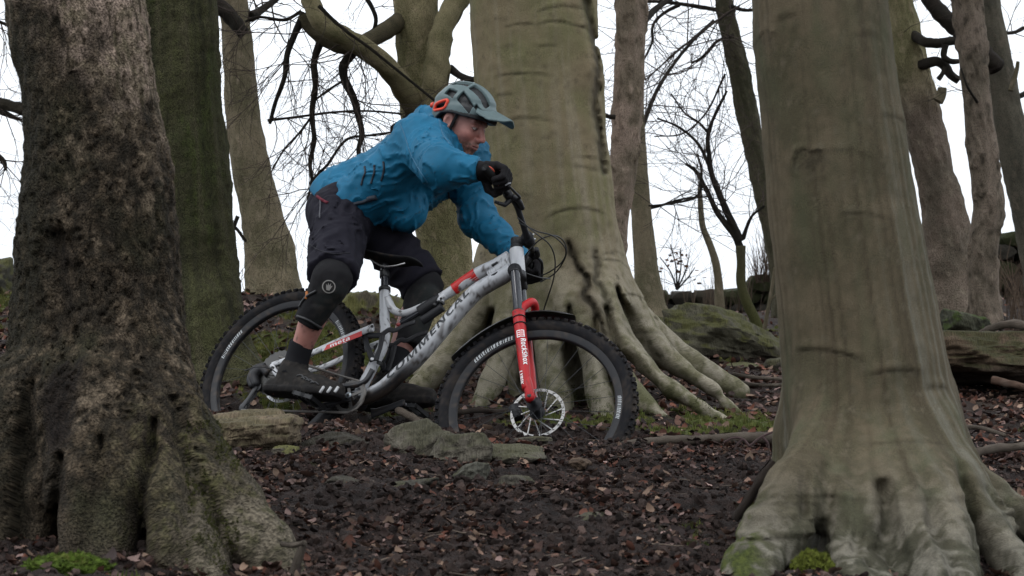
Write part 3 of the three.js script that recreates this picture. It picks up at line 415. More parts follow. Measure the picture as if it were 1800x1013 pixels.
{ // knobbly trunk right of the big beech, and the straight one behind it
  const T = thing('knobbly_tree', 'pale knobbly trunk beside the right edge of the big beech', 'tree', baseOf(1062, 640, 11));
  part('trunk', stemGeo([[1112, -20, 28], [1108, 60, 26], [1106, 150, 27], [1101, 230, 26], [1095, 300, 24], [1086, 360, 22], [1078, 440, 22], [1070, 540, 26], [1062, 650, 34]], 11, { up: 4, rough: 0.10, knob: 0.2, seg: 56, n: 240, color: barkCol([0.40, 0.30, 0.235], [0.25, 0.20, 0.145], [0.13, 0.10, 0.07]) }), M_far, T);
  const a = limb(T, [[1082, 206], [1070, 205], [1058, 200]], 10.9, 0.012, 0.01, M_far, DK), b = limb(T, [[1130, 40, 11], [1160, 10, 11.3], [1210, -20, 11.6]], 11, 0.02, 0.01, M_far, DK);
  sprout(T, 31, [[b, 8, 0.5, 0.005], [a, 3, 0.25, 0.004]]);
  const S = thing('slender_tree', 'slender straight olive trunk half hidden behind the pale knobbly one', 'tree', baseOf(1142, 560, 15));
  part('trunk', stemGeo([[1108, -60, 15], [1112, 60, 16], [1116, 200, 16], [1122, 300, 17], [1128, 380, 18], [1135, 460, 21], [1141, 520, 25], [1146, 580, 36]], 15, { up: 4, rough: 0.1, flare: 0.15, seg: 40, n: 140, color: OL }), M_far, S);
  const c = limb(S, [[1122, 370], [1160, 362], [1200, 350], [1250, 345]], 15, 0.012, 0.005, M_far, DK), e = limb(S, [[1120, 250, 15], [1160, 150, 15.4], [1230, 60, 15.8], [1300, 10, 16]], 15, 0.016, 0.008, M_far, DK);
  sprout(S, 32, [[c, 9, 0.5, 0.005], [e, 20, 0.8, 0.006], [e, 8, 1.1, 0.007]]);
}
{ // dark leaning stem in the gap before the right beech
  const T = thing('leaning_tree', 'thin dark leaning trunk touching the left side of the scarred right beech', 'tree', baseOf(1400, 560, 16.5));
  part('trunk', stemGeo([[1268, -30, 15], [1280, 40, 16], [1296, 110, 18], [1314, 200, 19], [1332, 280, 19], [1350, 360, 20], [1372, 450, 22], [1396, 580, 34]], 16.5, { up: 5, rough: 0.2, knob: 0.12, seg: 40, n: 160, color: barkCol([0.10, 0.09, 0.056], [0.065, 0.06, 0.038], [0.14, 0.115, 0.08], 0.2) }), M_far, T);
  const a = limb(T, [[1275, 20], [1240, 14], [1190, 6], [1140, 2], [1090, 4]], 16.5, 0.018, 0.010, M_far, DK), b = limb(T, [[1290, 62], [1262, 72], [1235, 100], [1215, 112]], 16.4, 0.015, 0.007, M_far, DK), c = limb(T, [[1195, 8], [1165, 25], [1148, 45], [1146, 75], [1132, 105]], 16.4, 0.014, 0.007, M_far, DK), e = limb(T, [[1282, 10], [1310, 18], [1340, 15]], 16.3, 0.016, 0.010, M_far, DK), f = limb(T, [[1275, 130], [1240, 200], [1200, 235], [1150, 240]], 16.8, 0.009, 0.005, M_far, DK), g = limb(T, [[1255, 35], [1215, 70], [1180, 100], [1135, 140]], 16.8, 0.008, 0.005, M_far, DK);
  sprout(T, 33, [[a, 14, 0.9, 0.006], [b, 10, 0.7, 0.005], [c, 12, 0.6, 0.005], [f, 14, 0.7, 0.005], [g, 14, 0.7, 0.005], [e, 4, 0.4, 0.005]]);
}
{ // saplings by the wall
  const T = thing('sapling', 'small forked sapling with a mossy foot in front of the boulder', 'sapling', at(1338, 588, 13)), D = 13;
  part('trunk', stemGeo([[1302, 432, 9], [1303, 465, 8], [1303, 500, 8], [1312, 530, 9], [1326, 560, 9], [1340, 600, 11]], D, { rough: 0.15, seg: 20, n: 60, color: (x, y, z) => mix3([0.12, 0.105, 0.06], [0.10, 0.10, 0.035], sm(1.9, 1.3, y)) }), M_far, T);
  const a = limb(T, [[1302, 436], [1292, 415], [1262, 375], [1240, 330], [1222, 300], [1205, 288]], D, 0.022, 0.008, M_far, DK), b = limb(T, [[1302, 425], [1288, 395], [1268, 350], [1252, 310], [1246, 270], [1245, 235], [1258, 200], [1278, 160]], D, 0.024, 0.007, M_far, DK), c = limb(T, [[1306, 420], [1312, 402], [1322, 380], [1344, 362]], D, 0.014, 0.006, M_far, DK), e = limb(T, [[1236, 322], [1225, 345], [1180, 358], [1140, 362]], D, 0.009, 0.005, M_far, DK), f = limb(T, [[1250, 300], [1225, 250], [1190, 222], [1155, 208]], D, 0.010, 0.005, M_far, DK), g = limb(T, [[1246, 235], [1228, 215], [1205, 200], [1180, 165]], D, 0.008, 0.004, M_far, DK);
  sprout(T, 41, [[a, 16, 0.45, 0.004], [b, 22, 0.5, 0.004], [c, 8, 0.3, 0.004], [e, 10, 0.35, 0.0035], [f, 14, 0.4, 0.0035], [g, 12, 0.4, 0.0035]]);
  const S = thing('sapling', 'thin bare sapling rising from the stone wall left of the forked sapling', 'sapling', at(1266, 535, 16));
  part('trunk', stemGeo([[1230, 330, 4], [1232, 370, 5], [1236, 400, 5.5], [1248, 430, 6.5], [1260, 470, 7], [1266, 545, 9]], 16, { rough: 0.15, seg: 16, n: 50, color: OL }), M_far, S);
  const h = limb(S, [[1230, 335], [1233, 300], [1226, 270]], 16, 0.014, 0.006, M_far, DK); sprout(S, 42, [[h, 9, 0.5, 0.004]]);
  const U = thing('sapling', 'pale thin stick-like stem beside the forked sapling near the right beech', 'sapling', at(1342, 585, 12.6));
  part('trunk', stemGeo([[1362, 470, 2.5], [1358, 500, 3], [1350, 545, 3.5], [1342, 590, 4]], 12.6, { rough: 0.1, seg: 10, n: 24, color: OL }), M_far, U);
  const u = limb(U, [[1350, 535], [1362, 520], [1374, 512]], 12.6, 0.007, 0.004, M_far, OL); sprout(U, 43, [[u, 2, 0.15, 0.003]]);
}
{ // the three stems at the right
  const T = thing('reddish_tree', 'thick reddish-brown trunk just right of the scarred beech, mossy at the top', 'tree', at(1662, 520, 13.4));
  part('trunk', stemGeo([[1572, -40, 22], [1581, 0, 23], [1592, 60, 28], [1603, 130, 33], [1614, 180, 34], [1628, 240, 34], [1642, 300, 33], [1655, 350, 36], [1664, 420, 42], [1668, 480, 50], [1668, 560, 66]], 13.4, { up: 4, rough: 0.16, knob: 0.06, flare: 0.2, seg: 60, n: 220, color: (x, y, z) => mix3(barkCol([0.18, 0.138, 0.105], [0.12, 0.098, 0.072], [0.23, 0.185, 0.135])(x, y, z), GR(x, y, z), sm(2.55, 3.0, y)) }), M_far, T);
  const a = limb(T, [[1588, 56, 13.4], [1612, 66, 13.3], [1630, 75, 13.2], [1652, 76], [1676, 72], [1688, 76]], 13.2, 0.035, 0.022, M_far, DK), b = limb(T, [[1596, 120, 13.4], [1622, 114, 13.3], [1645, 108, 13.2], [1660, 116], [1672, 132], [1686, 142]], 13.2, 0.036, 0.022, M_far, DK), c = limb(T, [[1662, 78], [1660, 100], [1672, 108], [1686, 108]], 13.15, 0.02, 0.014, M_far, DK); limb(T, [[1648, 178], [1656, 166], [1657, 154]], 13.2, 0.035, 0.025, M_far, OL); limb(T, [[1650, 140], [1657, 130], [1662, 118]], 13.15, 0.015, 0.012, M_far, DK);
  sprout(T, 71, [[a, 5, 0.4, 0.004], [b, 5, 0.35, 0.004]]);
  const K = thing('knobbly_tree', 'knobbly grey trunk at the right in front of the dark leaning one', 'tree', at(1732, 560, 12));
  part('trunk', stemGeo([[1698, -30, 27], [1702, 10, 27], [1708, 70, 26], [1713, 130, 24], [1720, 200, 25], [1728, 265, 27], [1732, 310, 25], [1738, 355, 27], [1734, 400, 26], [1728, 445, 27], [1730, 500, 26], [1732, 580, 32]], 12, { up: 4, rough: 0.12, knob: 0.2, seg: 56, n: 260, color: barkCol([0.25, 0.195, 0.15], [0.16, 0.13, 0.095], [0.075, 0.06, 0.044]) }), M_far, K);
  const kb = limb(K, [[1718, 180, 11.9], [1700, 150, 11.8], [1690, 120, 11.8]], 12, 0.008, 0.004, M_far, DK); sprout(K, 72, [[kb, 3, 0.25, 0.003]]);
  const L = thing('leaning_tree', 'dark leaning trunk at the right edge behind the knobbly grey one', 'tree', at(1850, 500, 15.5));
  part('trunk', stemGeo([[1728, -40, 20], [1738, 10, 21], [1752, 90, 24], [1768, 180, 27], [1784, 260, 29], [1800, 330, 30], [1822, 420, 33], [1850, 520, 44]], 15.5, { up: 4, rough: 0.12, seg: 44, n: 160, color: barkCol([0.13, 0.115, 0.085], [0.085, 0.078, 0.058], [0.17, 0.14, 0.105]) }), M_far, L);
  const e = limb(L, [[1752, 118, 15.3], [1715, 80, 15.2], [1680, 48, 15.2], [1650, 20, 15.2], [1622, -20, 15.2]], 15, 0.065, 0.055, M_far, DK), f = limb(L, [[1776, 160, 15.2], [1786, 130, 15.2], [1790, 108, 15.2]], 15, 0.02, 0.012, M_far, OL), g = limb(L, [[1760, 60, 15.5], [1790, 55, 15.6], [1830, 30, 15.8], [1870, 40, 16]], 15, 0.014, 0.008, M_far, DK), h = limb(L, [[1790, 170, 15.5], [1815, 162, 15.6], [1850, 170, 15.6]], 15, 0.02, 0.012, M_far, DK);
  sprout(L, 73, [[g, 16, 0.6, 0.005], [h, 8, 0.4, 0.005], [e, 6, 0.4, 0.005]]);
}
{ // a tree outside the left edge reaches in with its outer twigs; brown-leaved bush on the skyline
  const T = thing('bare_tree', 'bare dark branches reaching in from beyond the left edge', 'tree', at(-330, 520, 12));
  part('trunk', stemGeo([[-300, -60, 26], [-305, 200, 30], [-318, 400, 34], [-330, 560, 44]], 12, { up: 4, rough: 0.12, seg: 28, n: 60, color: DK }), M_far, T);
  const a = limb(T, [[-300, 60], [-140, 120], [-40, 175], [10, 200], [38, 212]], 12, 0.05, 0.006, M_far, DK), b = limb(T, [[-300, 250], [-120, 240], [-30, 258], [6, 285], [10, 300]], 12, 0.04, 0.006, M_far, DK), c = limb(T, [[-300, 160], [-150, 60], [-40, 30], [30, 50]], 12, 0.04, 0.005, M_far, DK);
  sprout(T, 81, [[a, 22, 0.45, 0.004, 0.6], [b, 16, 0.4, 0.004, 0.6], [c, 14, 0.5, 0.004, 0.6]]);
  const U = thing('leafy_bush', 'twiggy bush with a few brown leaves on top of the wall', 'bush', at(1190, 505, 18.5)), st = [];
  for (const [x, y] of [[1160, 452], [1178, 430], [1196, 436], [1212, 448], [1222, 470]]) st.push(limb(U, [[1190, 510], [(1190 + x) / 2 + 4, (505 + y) / 2], [x, y]], 18.5, 0.008, 0.004, M_far, DK, 'stem'));
  sprout(U, 82, st.map((s) => [s, 5, 0.35, 0.0035]), { depth: 1 });
  const R = rnd(83), lf = []; for (let i = 0; i < 46; i++) { const s = st[Math.floor(R() * 5)], p = s[Math.floor((0.4 + 0.6 * R()) * (s.length - 1))].clone().add(V((R() - 0.5) * 0.2, (R() - 0.5) * 0.16, (R() - 0.5) * 0.2)); const g = new THREE.PlaneGeometry(0.035, 0.022, 2, 1); g.rotateX(R() * 6); g.rotateY(R() * 6); g.translate(p.x, p.y, p.z); lf.push(g); }
  part('leaves', merge(lf), std({ color: rgb(0.10, 0.05, 0.028), side: THREE.DoubleSide, roughness: 0.9 }), U).userData.kind = 'stuff';
}

// bare crowns over the wood: limbs and twigs from the upper stems, added unseen above the picture to cut the light from overhead
scene.children.filter((o) => o.isGroup && ['tree'].includes(o.userData.category)).forEach((T, k) => {
  const R = rnd(900 + k), list = [], big = [], base = T.position, n = base.z > -6.5 ? 12 : 9;
  for (let i = 0; i < n; i++) { const h = 4.6 + 5 * R() + (base.z > -6.5 ? 0 : 0.6), a = R() * 6.28, p = V(base.x - 0.12 * (h - 3), h, base.z), d = V(Math.cos(a), 0.35 + 0.3 * R(), Math.sin(a)), L = 2.2 + 2 * R(), pts = [p]; for (let j = 1; j <= 7; j++) { d.add(V((R() - 0.5) * 0.5, (R() - 0.5) * 0.3, (R() - 0.5) * 0.5)).normalize(); pts.push(pts[j - 1].clone().addScaledVector(d, L / 7)); } big.push(tube(pts, [0.07, 0.02], 6)); for (let j = 0; j < 6; j++) { const q = 2 + Math.floor(R() * 5); twigs(list, R, pts[q], V((R() - 0.5) * 2, 0.5 * R(), (R() - 0.5) * 2), 1.1 + R(), 0.014, 2, -0.02); } }
  const m = part('crown', merge(big.concat(list)), M_twig, T); m.userData.kind = 'stuff';
});
// ---------------------------------------------------------------- stones, wall, fallen wood
const stoneTex = noiseTex(512, (a, b, c, d) => 0.72 + 0.5 * T4(a, b, c, d, 6) + (N(a * 14, b * 14 + c * 8, d * 14) > 0.6 ? 0.14 : 0));
const M_stone = (() => { const t = stoneTex.clone(); t.repeat.set(2, 2); t.needsUpdate = true; return std({ vertexColors: true, roughness: 0.88, map: t, bumpMap: t, bumpScale: 0.006 }); })();
function rockGeo(c, r, seed, o = {}) {
  const g = new THREE.IcosahedronGeometry(1, o.detail || 14); clean(g); const p = g.attributes.position, q = o.turn || 0, cs = Math.cos(q), sn = Math.sin(q), tl = o.tilt || 0, uv = g.attributes.uv;
  const pl = []; { const R = rnd(seed + 5); for (let i = 0; i < (o.cuts || 13); i++) pl.push([V(R() - 0.5, (R() - 0.5) * 0.8, R() - 0.5).normalize(), 0.66 + 0.28 * R()]); }
  const S = seed * 3.7;
  for (let i = 0; i < p.count; i++) {
    let x = p.getX(i), y = p.getY(i), z = p.getZ(i);
    let k = 1 / Math.pow(Math.abs(x) ** 3.2 + Math.abs(y) ** 3.2 + Math.abs(z) ** 3.2, 1 / 3.2);
    for (const [n, d] of pl) { const e = n.x * x + n.y * y + n.z * z; if (e * k > d) k = d / e; }
    k *= 1 + 0.13 * fbm(x * 1.6 + S, y * 1.6, z * 1.6, 3) + 0.05 * fbm(x * 6 + S, y * 9, z * 6, 3);
    x *= k * r.x; y *= k * r.y; z *= k * r.z;
    y += (o.layer || 0) * r.y * (Math.round(y / r.y * 3) / 3 - y / r.y) * (o.layer > 0.5 ? 0.35 : 0.3);
    const y2 = y + tl * x, X = x * cs + z * sn, Z = -x * sn + z * cs; p.setXYZ(i, c.x + X, c.y + y2, c.z + Z); uv.setXY(i, x + S, y + z);
  }
  const m = new THREE.BufferGeometry(); const key = new Map(), idx = [], pos = [], u = []; // weld
  for (let i = 0; i < p.count; i++) { const s = p.getX(i).toFixed(5) + '_' + p.getY(i).toFixed(5) + '_' + p.getZ(i).toFixed(5); if (!key.has(s)) { key.set(s, pos.length / 3); pos.push(p.getX(i), p.getY(i), p.getZ(i)); u.push(uv.getX(i), uv.getY(i)); } idx.push(key.get(s)); }
  const G = geoFrom(pos, idx, u), ms = o.moss || 0, nn = G.attributes.normal, A = o.col || [0.125, 0.108, 0.085], A2 = o.col2 || A.map((v) => v * 0.55), MC = o.mossCol || [0.085, 0.083, 0.026];
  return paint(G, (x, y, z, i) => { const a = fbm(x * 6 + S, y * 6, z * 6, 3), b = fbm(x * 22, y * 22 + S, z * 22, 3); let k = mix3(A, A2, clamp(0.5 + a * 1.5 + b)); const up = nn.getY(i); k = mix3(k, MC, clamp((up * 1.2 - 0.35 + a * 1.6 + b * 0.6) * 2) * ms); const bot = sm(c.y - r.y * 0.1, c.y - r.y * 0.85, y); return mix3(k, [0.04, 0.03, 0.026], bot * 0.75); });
}
const rockBox = (x0, x1, y0, y1, d, rz) => [at((x0 + x1) / 2, (y0 + y1) / 2, d), V((x1 - x0) / 2 * d / F, (y1 - y0) / 2 * d / F, rz)];
function depthOfRow(px, row) { let d = 4; for (; d < 18; d += 0.02) { const x = (px - 900) / F * d; if (project(V(x, groundH(x, -d, false), -d))[1] <= row) break; } return d; }
function rock(name, label, cat, box, seed, o = {}) { box = box.slice(); if (!box[4]) { const d = depthOfRow((box[0] + box[1]) / 2, box[3]); box[4] = d + box[5] * 0.6; box[3] += (box[3] - box[2]) * 0.45; } const [c, r] = rockBox(...box); r.x /= 0.93; r.y /= 0.9; return solo(name, rockGeo(c, r, seed, o), M_stone, label, cat, V(c.x, c.y - r.y, c.z), o.group); }
const TAN = [0.165, 0.125, 0.082], GREY = [0.118, 0.104, 0.080], MG = [0.075, 0.078, 0.035];
rock('boulder', 'large slanting mossy boulder between the big beech and the scarred beech', 'boulder', [1165, 1365, 548, 650, 12.2, 0.4], 3, { tilt: -0.16, moss: 0.85, layer: 0.6, col: [0.10, 0.092, 0.062], detail: 20 });
rock('boulder', 'round green mossy boulder behind the ledge at the right', 'boulder', [1638, 1748, 544, 612, 11.6, 0.2], 4, { tilt: -0.12, moss: 0.95, col: [0.075, 0.075, 0.05], mossCol: [0.05, 0.07, 0.016] });
rock('boulder', 'low brown slab half hidden by moss left of the slanting boulder', 'boulder', [1090, 1190, 560, 640, 12.9, 0.3], 6, { moss: 0.7, layer: 0.5 });
rock('stone_ledge', 'long low reddish-brown mossy stone ledge at the right edge', 'stone ledge', [1610, 1905, 588, 672, 10.6, 0.35], 7, { moss: 0.6, layer: 0.6, col: [0.095, 0.066, 0.042], mossCol: [0.045, 0.05, 0.016], detail: 22, cuts: 5 });
rock('rock', 'broad tan layered rock in front of the rear wheel', 'rock', [344, 520, 727, 788, 0, 0.22], 8, { tilt: 0.08, layer: 0.8, moss: 0.35, col: TAN, mossCol: [0.12, 0.11, 0.05], detail: 24, cuts: 7 });
rock('stone', 'peaked grey stone leaning against the front tyre, highest of the flat stones', 'stone', [664, 798, 744, 804, 0, 0.12], 9, { tilt: 0.22, layer: 0.5, moss: 0.3, col: GREY, mossCol: MG });
rock('stone', 'flat olive slab below the front wheel, between two other flat stones', 'stone', [744, 858, 767, 818, 0, 0.11], 10, { tilt: 0.10, layer: 0.4, moss: 0.35, col: GREY, mossCol: MG });
rock('stone', 'wide flat mossy slab right under the brake disc', 'stone', [828, 952, 783, 816, 0, 0.12], 12, { tilt: 0.04, layer: 0.4, moss: 0.6, col: GREY, mossCol: [0.10, 0.098, 0.05] });
rock('stone', 'small tilted grey stone just below the two olive slabs', 'stone', [788, 860, 817, 846, 0, 0.07], 13, { tilt: 0.18, moss: 0.35, col: [0.09, 0.086, 0.068] });
rock('stone', 'thin dark slate-like stone lowest in the bare soil below the slabs', 'stone', [688, 768, 841, 862, 0, 0.08], 14, { tilt: 0.12, moss: 0.3, col: [0.07, 0.064, 0.052] });
rock('stone', 'dark muddy slab half sunk between the tan rock and the peaked stone', 'stone', [528, 652, 762, 792, 0, 0.16], 31, { tilt: 0.05, layer: 0.5, moss: 0.1, col: [0.052, 0.044, 0.038], cuts: 12 });
rock('stone', 'small flat grey slab behind the brake disc slab beside the front tyre', 'stone', [890, 968, 770, 786, 0, 0.08], 32, { tilt: 0.06, moss: 0.35, col: [0.10, 0.088, 0.068], cuts: 12 });
rock('stone', 'grey flat stone half buried among leaves right of the small tilted stone', 'stone', [880, 948, 838, 858, 0, 0.07], 33, { tilt: -0.08, moss: 0.3, col: [0.085, 0.075, 0.06], cuts: 12, detail: 10 });
rock('stone', 'thin flat stone in the soil below the tan rock, left of the slate-like stone', 'stone', [560, 630, 838, 854, 0, 0.07], 34, { tilt: 0.1, moss: 0.1, col: [0.07, 0.06, 0.05], cuts: 12, detail: 10 });
rock('stone', 'small yellow-green flat stone right of the tan rock', 'stone', [480, 526, 784, 800, 0, 0.06], 15, { moss: 0.95, mossCol: [0.12, 0.115, 0.04], detail: 9 });
rock('stone', 'dim grey stone half sunk in soil beside the rough tree root', 'stone', [376, 446, 840, 862, 0, 0.08], 16, { moss: 0.2, col: [0.075, 0.066, 0.055], detail: 9 });
rock('stone', 'small tan pebble alone on the dark soil below the front wheel', 'stone', [866, 904, 869, 883, 0, 0.025], 17, { col: [0.24, 0.175, 0.115], col2: [0.17, 0.12, 0.08], detail: 8 });
rock('stone', 'rounded grey stone with moss at its left end near the lower right beech root', 'stone', [1006, 1074, 902, 924, 0, 0.05], 18, { moss: 0.5, col: [0.10, 0.092, 0.072], detail: 10 });
rock('stone', 'flat brown-grey stone cut off by the bottom edge left of centre', 'stone', [770, 906, 990, 1040, 4.75, 0.08], 19, { col: [0.09, 0.078, 0.066], layer: 0.4 });
rock('stone', 'brown stone poking from the soil below the right side of the front tyre', 'stone', [1000, 1040, 806, 826, 0, 0.045], 20, { col: [0.13, 0.088, 0.06], detail: 9 });
rock('stone', 'small stone at the foot of the slanting boulder beside the scarred beech', 'stone', [1345, 1400, 632, 652, 0, 0.1], 22, { moss: 0.4, detail: 9 });
rock('stone', 'low yellowish flat stone in front of the slanting boulder', 'stone', [1276, 1344, 638, 652, 0, 0.1], 23, { moss: 0.8, mossCol: [0.11, 0.105, 0.04], detail: 9 });
rock('boulder', 'mossy hump behind the saddle seen between the wheels', 'boulder', [596, 720, 524, 640, 12.6, 0.5], 24, { moss: 1, mossCol: [0.11, 0.105, 0.035], col: [0.10, 0.085, 0.06], detail: 18 });
rock('rock', 'brown stone lying on the bank behind the rear wheel spokes', 'rock', [560, 640, 606, 648, 10.8, 0.2], 25, { moss: 0.35, col: [0.13, 0.10, 0.07] });
rock('rock', 'mossy lump on the skyline left of the rough-barked tree', 'rock', [-60, 34, 456, 560, 13.5, 0.4], 26, { moss: 0.9, col: [0.05, 0.045, 0.03] });
{ // dry stone wall on the hill, stone by stone
  const top = [[1080, 512], [1160, 502], [1300, 488], [1372, 466], [1500, 450], [1640, 440], [1760, 414], [1800, 407], [1900, 398]], R = rnd(97);
  const D = 19, T = thing('stone_wall', 'dark mossy dry stone wall along the top of the hill at the right', 'wall', at(1480, 575, D));
  const variants = []; for (let v = 0; v < 6; v++) { const g = new THREE.BoxGeometry(1, 1, 1, 3, 2, 2), p = g.attributes.position; for (let i = 0; i < p.count; i++) { let x = p.getX(i), y = p.getY(i), z = p.getZ(i); const k = 1 - 0.22 * (Math.abs(x) * Math.abs(y) + Math.abs(y) * Math.abs(z) + Math.abs(x) * Math.abs(z)) * 2; x *= k; y *= k; z *= k; p.setXYZ(i, x * (1 + 0.12 * N(x * 2 + v * 9, y * 2, z * 2)), y * (1 + 0.2 * N(x * 2, y * 2 + v * 7, z * 2)), z * (1 + 0.2 * N(x * 2, y * 2, z * 2 + v * 5))); } g.computeVertexNormals(); clean(g); variants.push(g); }
  const mats = [[0.052, 0.046, 0.036], [0.04, 0.036, 0.03], [0.068, 0.058, 0.042], [0.045, 0.05, 0.022], [0.06, 0.062, 0.028]].map((c) => { const t = stoneTex.clone(); t.repeat.set(0.5, 0.3); t.needsUpdate = true; return std({ color: rgb(...c).multiplyScalar(1.25), map: t, bumpMap: t, bumpScale: 0.02, roughness: 0.92 }); });
  for (let row = 0; row < 8; row++) {
    let px = 1085 + R() * 20; const h = 24 + 5 * R();
    while (px < 1890) {
      const w = 38 + 50 * R(), tp = interp(top, px + w / 2), bottom = 590 - row * 26, y = bottom - 13;
      if (y - 10 > tp) { const m = new THREE.Mesh(variants[Math.floor(R() * 6)], mats[Math.floor(R() * 5)]); m.name = numbered('stone_block'); m.castShadow = m.receiveShadow = true; const q = at(px + w / 2, y + (R() - 0.5) * 5, D + (R() - 0.5) * 0.08); m.position.copy(q).sub(T.position); m.scale.set((w + 1) * D / F, (h + 3) * D / F * (0.9 + 0.25 * R()), 0.3); m.rotation.set((R() - 0.5) * 0.12, (R() - 0.5) * 0.2, (R() - 0.5) * 0.14); T.add(m); }
      px += w;
    }
  }
  const a = [], b = []; for (const [x, y] of top) a.push(at(x, y + 18, D + 0.12)); const pos = [], idx = []; a.forEach((p, i) => { for (const dz of [0, -0.3]) { pos.push(p.x, p.y, p.z + dz, p.x, p.y - 1.2, p.z + dz); } if (i) { const k = i * 4, j = k - 4; idx.push(j, j + 1, k, j + 1, k + 1, k, j, k, j + 2, k, k + 2, j + 2, j + 2, k + 2, j + 3, k + 2, k + 3, j + 3); } });
  const backing = part('gap_backing', geoFrom(pos, idx), std({ color: rgb(0.022, 0.02, 0.017), roughness: 1, side: THREE.DoubleSide }), T);  // dark slab added behind the stones so no light shows through the gaps
}
// fallen wood
const BW = barkCol([0.15, 0.12, 0.095], [0.085, 0.07, 0.055], [0.20, 0.165, 0.13]), BD = barkCol([0.06, 0.045, 0.036], [0.04, 0.032, 0.027], [0.09, 0.07, 0.055]);
function stick(name, label, cat, pix, d, r0, r1, color, o = {}) { const pts = curvePts(pix.map(([a, b, dd]) => at(a, b, dd || d)), pix.length * 8); return solo(name, paint(tube(pts, [r0, r1], o.seg || 10, { wob: (p, a) => 0.22 * N(p.x * 16, p.y * 16, p.z * 16 + a) }), color), M_root, label, cat, pts[0].clone(), o.group); }
stick('fallen_branch', 'long pale fallen branch lying right of the front tyre', 'branch', [[1095, 783, 7.35], [1150, 776, 7.4], [1220, 774, 7.4], [1300, 770, 7.45], [1390, 771, 7.5]], 7.4, 0.013, 0.020, BW);
{ const T = thing('twig', 'pinkish forked twig standing over the end of the fallen branch', 'twig', at(1310, 790, 7.2)), c = barkCol([0.16, 0.10, 0.10], [0.11, 0.075, 0.07], [0.2, 0.15, 0.14]); for (const q of [[[1318, 785], [1340, 768], [1372, 755]], [[1318, 785], [1305, 772], [1288, 770], [1272, 778]], [[1340, 768], [1350, 780], [1352, 792]], [[1305, 772], [1296, 782], [1290, 795]]]) limb(T, q, 7.15, 0.0045, 0.003, M_root, c, 'stem'); }
stick('stick', 'dark stick leaning up against the left side of the scarred beech', 'stick', [[1292, 915, 5.35], [1315, 880, 5.35], [1342, 838, 5.35], [1362, 812, 5.35]], 5.35, 0.011, 0.013, BD);
stick('stick', 'pale grey upright stick stub at the tip of the rough tree root', 'stick', [[512, 1025, 4.35], [522, 990, 4.35], [532, 958, 4.35]], 4.35, 0.010, 0.008, BW);
stick('stick', 'short pale twig lying across the top of the upright stick stub', 'stick', [[496, 957, 4.4], [515, 959, 4.36], [536, 955, 4.34]], 4.35, 0.006, 0.006, BW);
stick('stick', 'pale broken stick pointing at the rear of the front tyre', 'stick', [[700, 722, 8.3], [722, 732, 8.2], [752, 750, 8.05]], 8.2, 0.015, 0.013, BW);
stick('fallen_branch', 'curved dark branch inside the front wheel at the beech foot', 'branch', [[790, 728, 8.6], [840, 722, 8.62], [880, 724, 8.65], [915, 722, 8.7]], 8.6, 0.012, 0.010, BD);
stick('stick', 'pale broken branch lying at the far right beside the beech root', 'stick', [[1690, 806, 6.9], [1730, 792, 6.95], [1770, 787, 7.0], [1840, 782, 7.0]], 6.9, 0.016, 0.012, BW);
stick('root', 'arched pale root or branch above the ledge at the right edge', 'root', [[1722, 588, 10.7], [1745, 577, 10.65], [1775, 570, 10.6], [1830, 580, 10.5]], 10.6, 0.016, 0.024, BW);
stick('stick', 'thin grey stick on the leaves right of the scarred beech, upper one', 'stick', [[1676, 752, 7.6], [1720, 752, 7.6], [1768, 766, 7.5]], 7.5, 0.009, 0.006, BW);
stick('stick', 'thin pale stick crossing the ground in front of the slanting boulder', 'stick', [[1290, 658, 10.6], [1330, 664, 10.5], [1380, 668, 10.4]], 10.5, 0.010, 0.008, BW);
stick('stick', 'second stick lying just below the one before the slanting boulder', 'stick', [[1305, 674, 10.2], [1345, 678, 10.1], [1390, 676, 10.1]], 10.1, 0.010, 0.008, BW);
stick('stick', 'bleached twig lying slanted in the soil left of centre', 'stick', [[548, 890, 5.9], [562, 905, 5.85], [572, 925, 5.8]], 5.8, 0.006, 0.004, BW);
stick('stick', 'thin twig lying beside the root of the rough tree', 'stick', [[462, 900, 5.75], [490, 912, 5.7], [512, 914, 5.7]], 5.7, 0.005, 0.004, BW);
stick('stick', 'thin pale twig lying in the soil below the brake disc', 'stick', [[816, 908, 5.75], [850, 900, 5.75], [905, 905, 5.75]], 5.7, 0.004, 0.003, BW);
stick('stick', 'reddish branch on the leaves at the right edge below the ledge', 'stick', [[1745, 668, 9.2], [1780, 676, 9.15], [1840, 690, 9.0]], 9.2, 0.018, 0.014, barkCol([0.14, 0.085, 0.06], [0.1, 0.065, 0.05], [0.18, 0.13, 0.1]));
{ const T = thing('dead_wood', 'lumpy pale piece of dead wood on the soil near the bottom centre', 'dead wood', at(1020, 1000, 4.95)), w = barkCol([0.20, 0.17, 0.125], [0.12, 0.105, 0.07], [0.27, 0.23, 0.17]); for (const [q, r] of [[[[985, 1002], [1010, 975], [1040, 962], [1066, 968]], 0.018], [[[1000, 985], [988, 972], [980, 960]], 0.008], [[[1030, 965], [1050, 985], [1062, 1000]], 0.013]]) limb(T, q, 4.95, r, r * 0.7, M_root, w, 'piece'); }
